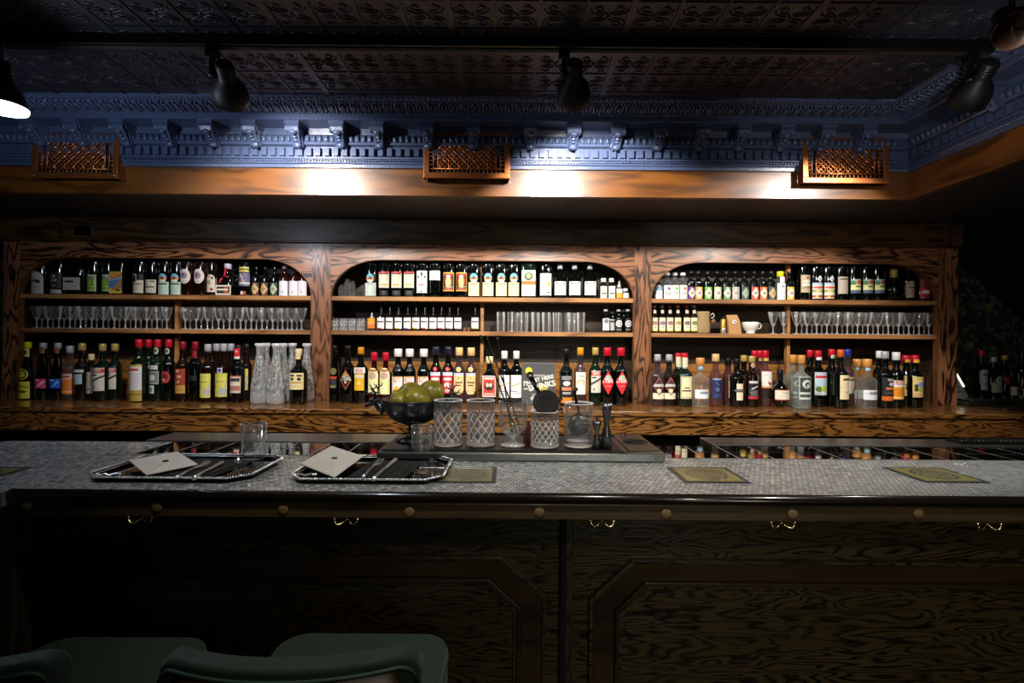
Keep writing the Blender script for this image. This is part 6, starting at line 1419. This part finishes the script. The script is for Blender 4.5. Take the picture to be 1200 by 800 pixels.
# ------------------------------------------------------------------ green velvet bar chairs
def bar_chair(xc, yb, W, ztop, lab_):
    t = thing('bar_chair', lab_, 'chair', (xc, yb, 0), 0, 'green velvet bar chairs')
    n = 48; h2 = W / 2
    def slab(y_off, th, z0, z1, inset, sag=.0, rad=.03):
        b = MB(); cols = []
        for i in range(n + 1):
            u = -1 + 2 * i / n; x = u * (h2 - inset); yy = y_off - .045 * u * u * -1 * -1
            yy = y_off + .035 * (abs(u) ** 2.2)
            e = max(0, abs(u) - (1 - rad / h2)) / (rad / h2); zt_ = z1 - inset * .8 - rad * (1 - math.sqrt(max(0, 1 - e * e))) + .004 * u * u - .003 + sag * u
            cols.append((x, yy, z0 + inset * .4, zt_))
        vs = []
        for (x, y, za, zb) in cols: vs += [(x, y, za), (x, y, zb), (x, y + th, zb), (x, y + th, za)]
        fs = []
        for i in range(n):
            a = i * 4; c = a + 4
            fs += [(a, c, c + 1, a + 1), (a + 1, c + 1, c + 2, a + 2), (a + 2, c + 2, c + 3, a + 3), (a + 3, c + 3, c, a)]
        fs += [(0, 1, 2, 3), (n * 4 + 3, n * 4 + 2, n * 4 + 1, n * 4)]
        b.add(vs, fs, True); return b, cols
    b, cols = slab(0, .036, ztop - .34, ztop, 0, .004); o = b.build('backrest', M_velvet, t); bv = o.modifiers.new('b', 'BEVEL'); bv.width = .014; bv.segments = 4; bv.limit_method = 'ANGLE'; bv.angle_limit = .9
    b, c2 = slab(-.008, .006, ztop - .34, ztop, .022, .004, .022); b.build('wooden_back_shell', wood('chair_walnut', '#0f0a06', '#2b1e12', '#38281a', 'Z', 1, 4, .4, .3), t)
    b = MB(); b.tube([(x, y - .003, z) for x, y, _, z in [(c[0] * .985, c[1], c[2], c[3] - .015) for c in cols]], .003, 6)
    b.build('piping', plain('green_piping', '#1e3a29', .6), t)
    # seat
    pts = []; sw = h2 - .005; y0, y1, r = .05, .455, .06
    for cx, cy, a0 in ((sw - r, y1 - r, 0), (-sw + r, y1 - r, PI / 2), (-sw + .01, y0 + .01, PI), (sw - .01, y0 + .01, 1.5 * PI)):
        rr = r if cy > .2 else .01
        for k in range(7): a = a0 + k * PI / 12; pts.append((cx + rr * math.cos(a), cy + rr * math.sin(a)))
    sz = ztop - .235 + .03
    b = MB(); b.flat(pts, sz - .08, sz); o = b.build('seat', M_velvet, t, .018)
    b = MB(); b.tube([(x * 1.0, y, sz - .02) for x, y in pts], .003, 6, closed=True); b.build('seat_piping', plain('green_piping', '#1e3a29', .6), t)
    for sx in (-1, 1):
        for yy in (.08, .38):
            b = MB(); b.tube([(sx * (h2 - .05), yy, sz - .08), (sx * (h2 - .02), yy + (.02 if yy > .2 else -.02), 0)], .014, 8, taper=[1.2, .8]); b.build('leg', M_frame, t)
    b = MB(); 
    for yy in (.08, .38): b.tube([(-h2 + .03, yy, .3), (h2 - .03, yy, .3)], .008, 8)
    for sx in (-1, 1): b.tube([(sx * (h2 - .03), .08, .3), (sx * (h2 - .03), .38, .3)], .008, 8)
    b.build('footrest', M_brassy, t)
    return t
YA = .70
YE = YA + .055
xa = (P(195, 780, YE).x + P(496, 780, YE).x) / 2; wa = P(496, 780, YE).x - P(195, 780, YE).x
bar_chair(xa, YA, wa, P(345, 764, YA + .04).z + .002, 'green velvet bar chair with wooden back, nearest the centre')
bar_chair(P(78, 780, YE).x - wa / 2, YA, wa, P(40, 770, YA + .04).z + .0, 'green velvet bar chair cut off at the lower left corner')

# ------------------------------------------------------------------ right end of the back counter
Yt = 2.74
p0 = P(1121, 460, Yt)
t = thing('menu_stand', 'tilted white menu stand with a glowing edge beside the cabinet', 'menu stand', (P(1132, 460, Yt).x, Yt, ZL))
Mr = Matrix.Rotation(math.radians(-12), 4, 'X') @ Matrix.Rotation(math.radians(-22), 4, 'Y')
b = MB(); b.box(-.05, .03, 0, .006, .02, .21, Mr); b.build('board', plain('pale_menu_card', '#8c9294', .5), t)
b = MB(); b.box(.031, .036, -.004, .006, .075, .195, Mr); b.build('lit_edge', plain('lit_edge', '#fff0c8', .4, emit=(1, .85, .6), es=4), t)
b = MB()
for k in range(6): b.box(-.042, .018, -.0015, 0, .06 + k * .022, .064 + k * .022, Mr)
b.build('printed_lines', plain('grey_ink', '#3c4246', .6), t)
b = MB(); b.flat([(-.07, -.05), (.05, -.05), (.05, .05), (-.07, .05)], 0, .022); b.build('foot', plain('olive_box', '#55603c', .6), t, .003)
pk = P(1165, 466, 2.52)
b = MB(); b.box(-.16, .3, -.05, .06, 0, .018); b.box(-.13, .3, -.045, .05, .018, .030); o = b.build('stacked_boards', plain('dark_slate_board', '#171916', .5), loc=(P(1162, 466, 2.6).x, 2.6, ZL), bevel=.003); tag(o, 'stack of dark slate boards lying in front of the far bottles', 'boards')
b = MB(); b.box(-.09, .2, -.012, .012, 0, .006); o = b.build('steel_ruler', M_steel, loc=(P(1190, 476, 2.42).x + .05, 2.42, ZL), bevel=.001); o.rotation_euler.z = -.12; tag(o, 'flat pale metal bar lying at the right end of the counter', 'bar')
# bar tools lying on the steel edge at the right
p = PZ(1160, 520, -.316)
b = MB(); b.box(-.10, .16, -.03, .03, 0, .006)
for i in range(18): b.tube([(-.09 + i * .014, -.025, .008), (-.084 + i * .014, .0, .010), (-.09 + i * .014, .025, .008)], .0016, 5)
o = b.build('drain_mat', plain('dark_steel', '#3c3c3a', .3, .9), loc=(p.x, p.y + .02, ZB + .0045)); tag(o, 'dark ridged drain mat at the right end of the steel edge', 'mat')

# ------------------------------------------------------------------ give every shelf repeat its own label
ORD = ['first', 'second', 'third', 'fourth', 'fifth', 'sixth', 'seventh', 'eighth', 'ninth', 'tenth', 'eleventh', 'twelfth', 'thirteenth', 'fourteenth', 'fifteenth', 'sixteenth', 'seventeenth', 'eighteenth', 'nineteenth', 'twentieth']
from collections import defaultdict
grp = defaultdict(list)
def sect(sh, by, px, desc):
    if by == 0 and 'stemmed' in desc: return 'L' if px < 207 else 'R'
    return ''
for r in REG: grp[(r[1], r[2], r[3], sect(r[2], r[3], r[4], r[1]))].append(r)
for (desc, sh, by, sc_), rs in grp.items():
    rs.sort(key=lambda r: r[4])
    where = SHN[sh] + ', ' + BAYN[by] + ' arch'
    if sc_: where += ', ' + ('left' if sc_ == 'L' else 'right') + ' of divider'
    for i, r in enumerate(rs):
        if len(rs) == 1: lab_ = desc + ', ' + where
        else: lab_ = desc + ', ' + ORD[i] + ' from left, ' + where
        ws = lab_.split()
        if len(ws) > 16:
            lab_ = lab_.replace(' shelf, ', ', ').replace(' from left', '')
        if len(lab_.split()) > 16: lab_ = lab_.replace('bottle with', 'bottle,').replace(' and ', ', ')
        r[0]['label'] = ' '.join(lab_.split()[:16])
        if r[5] == 'bottle': r[0]['group'] = 'bottles on the ' + SHN[sh] + ' of the ' + BAYN[by] + ' arch'
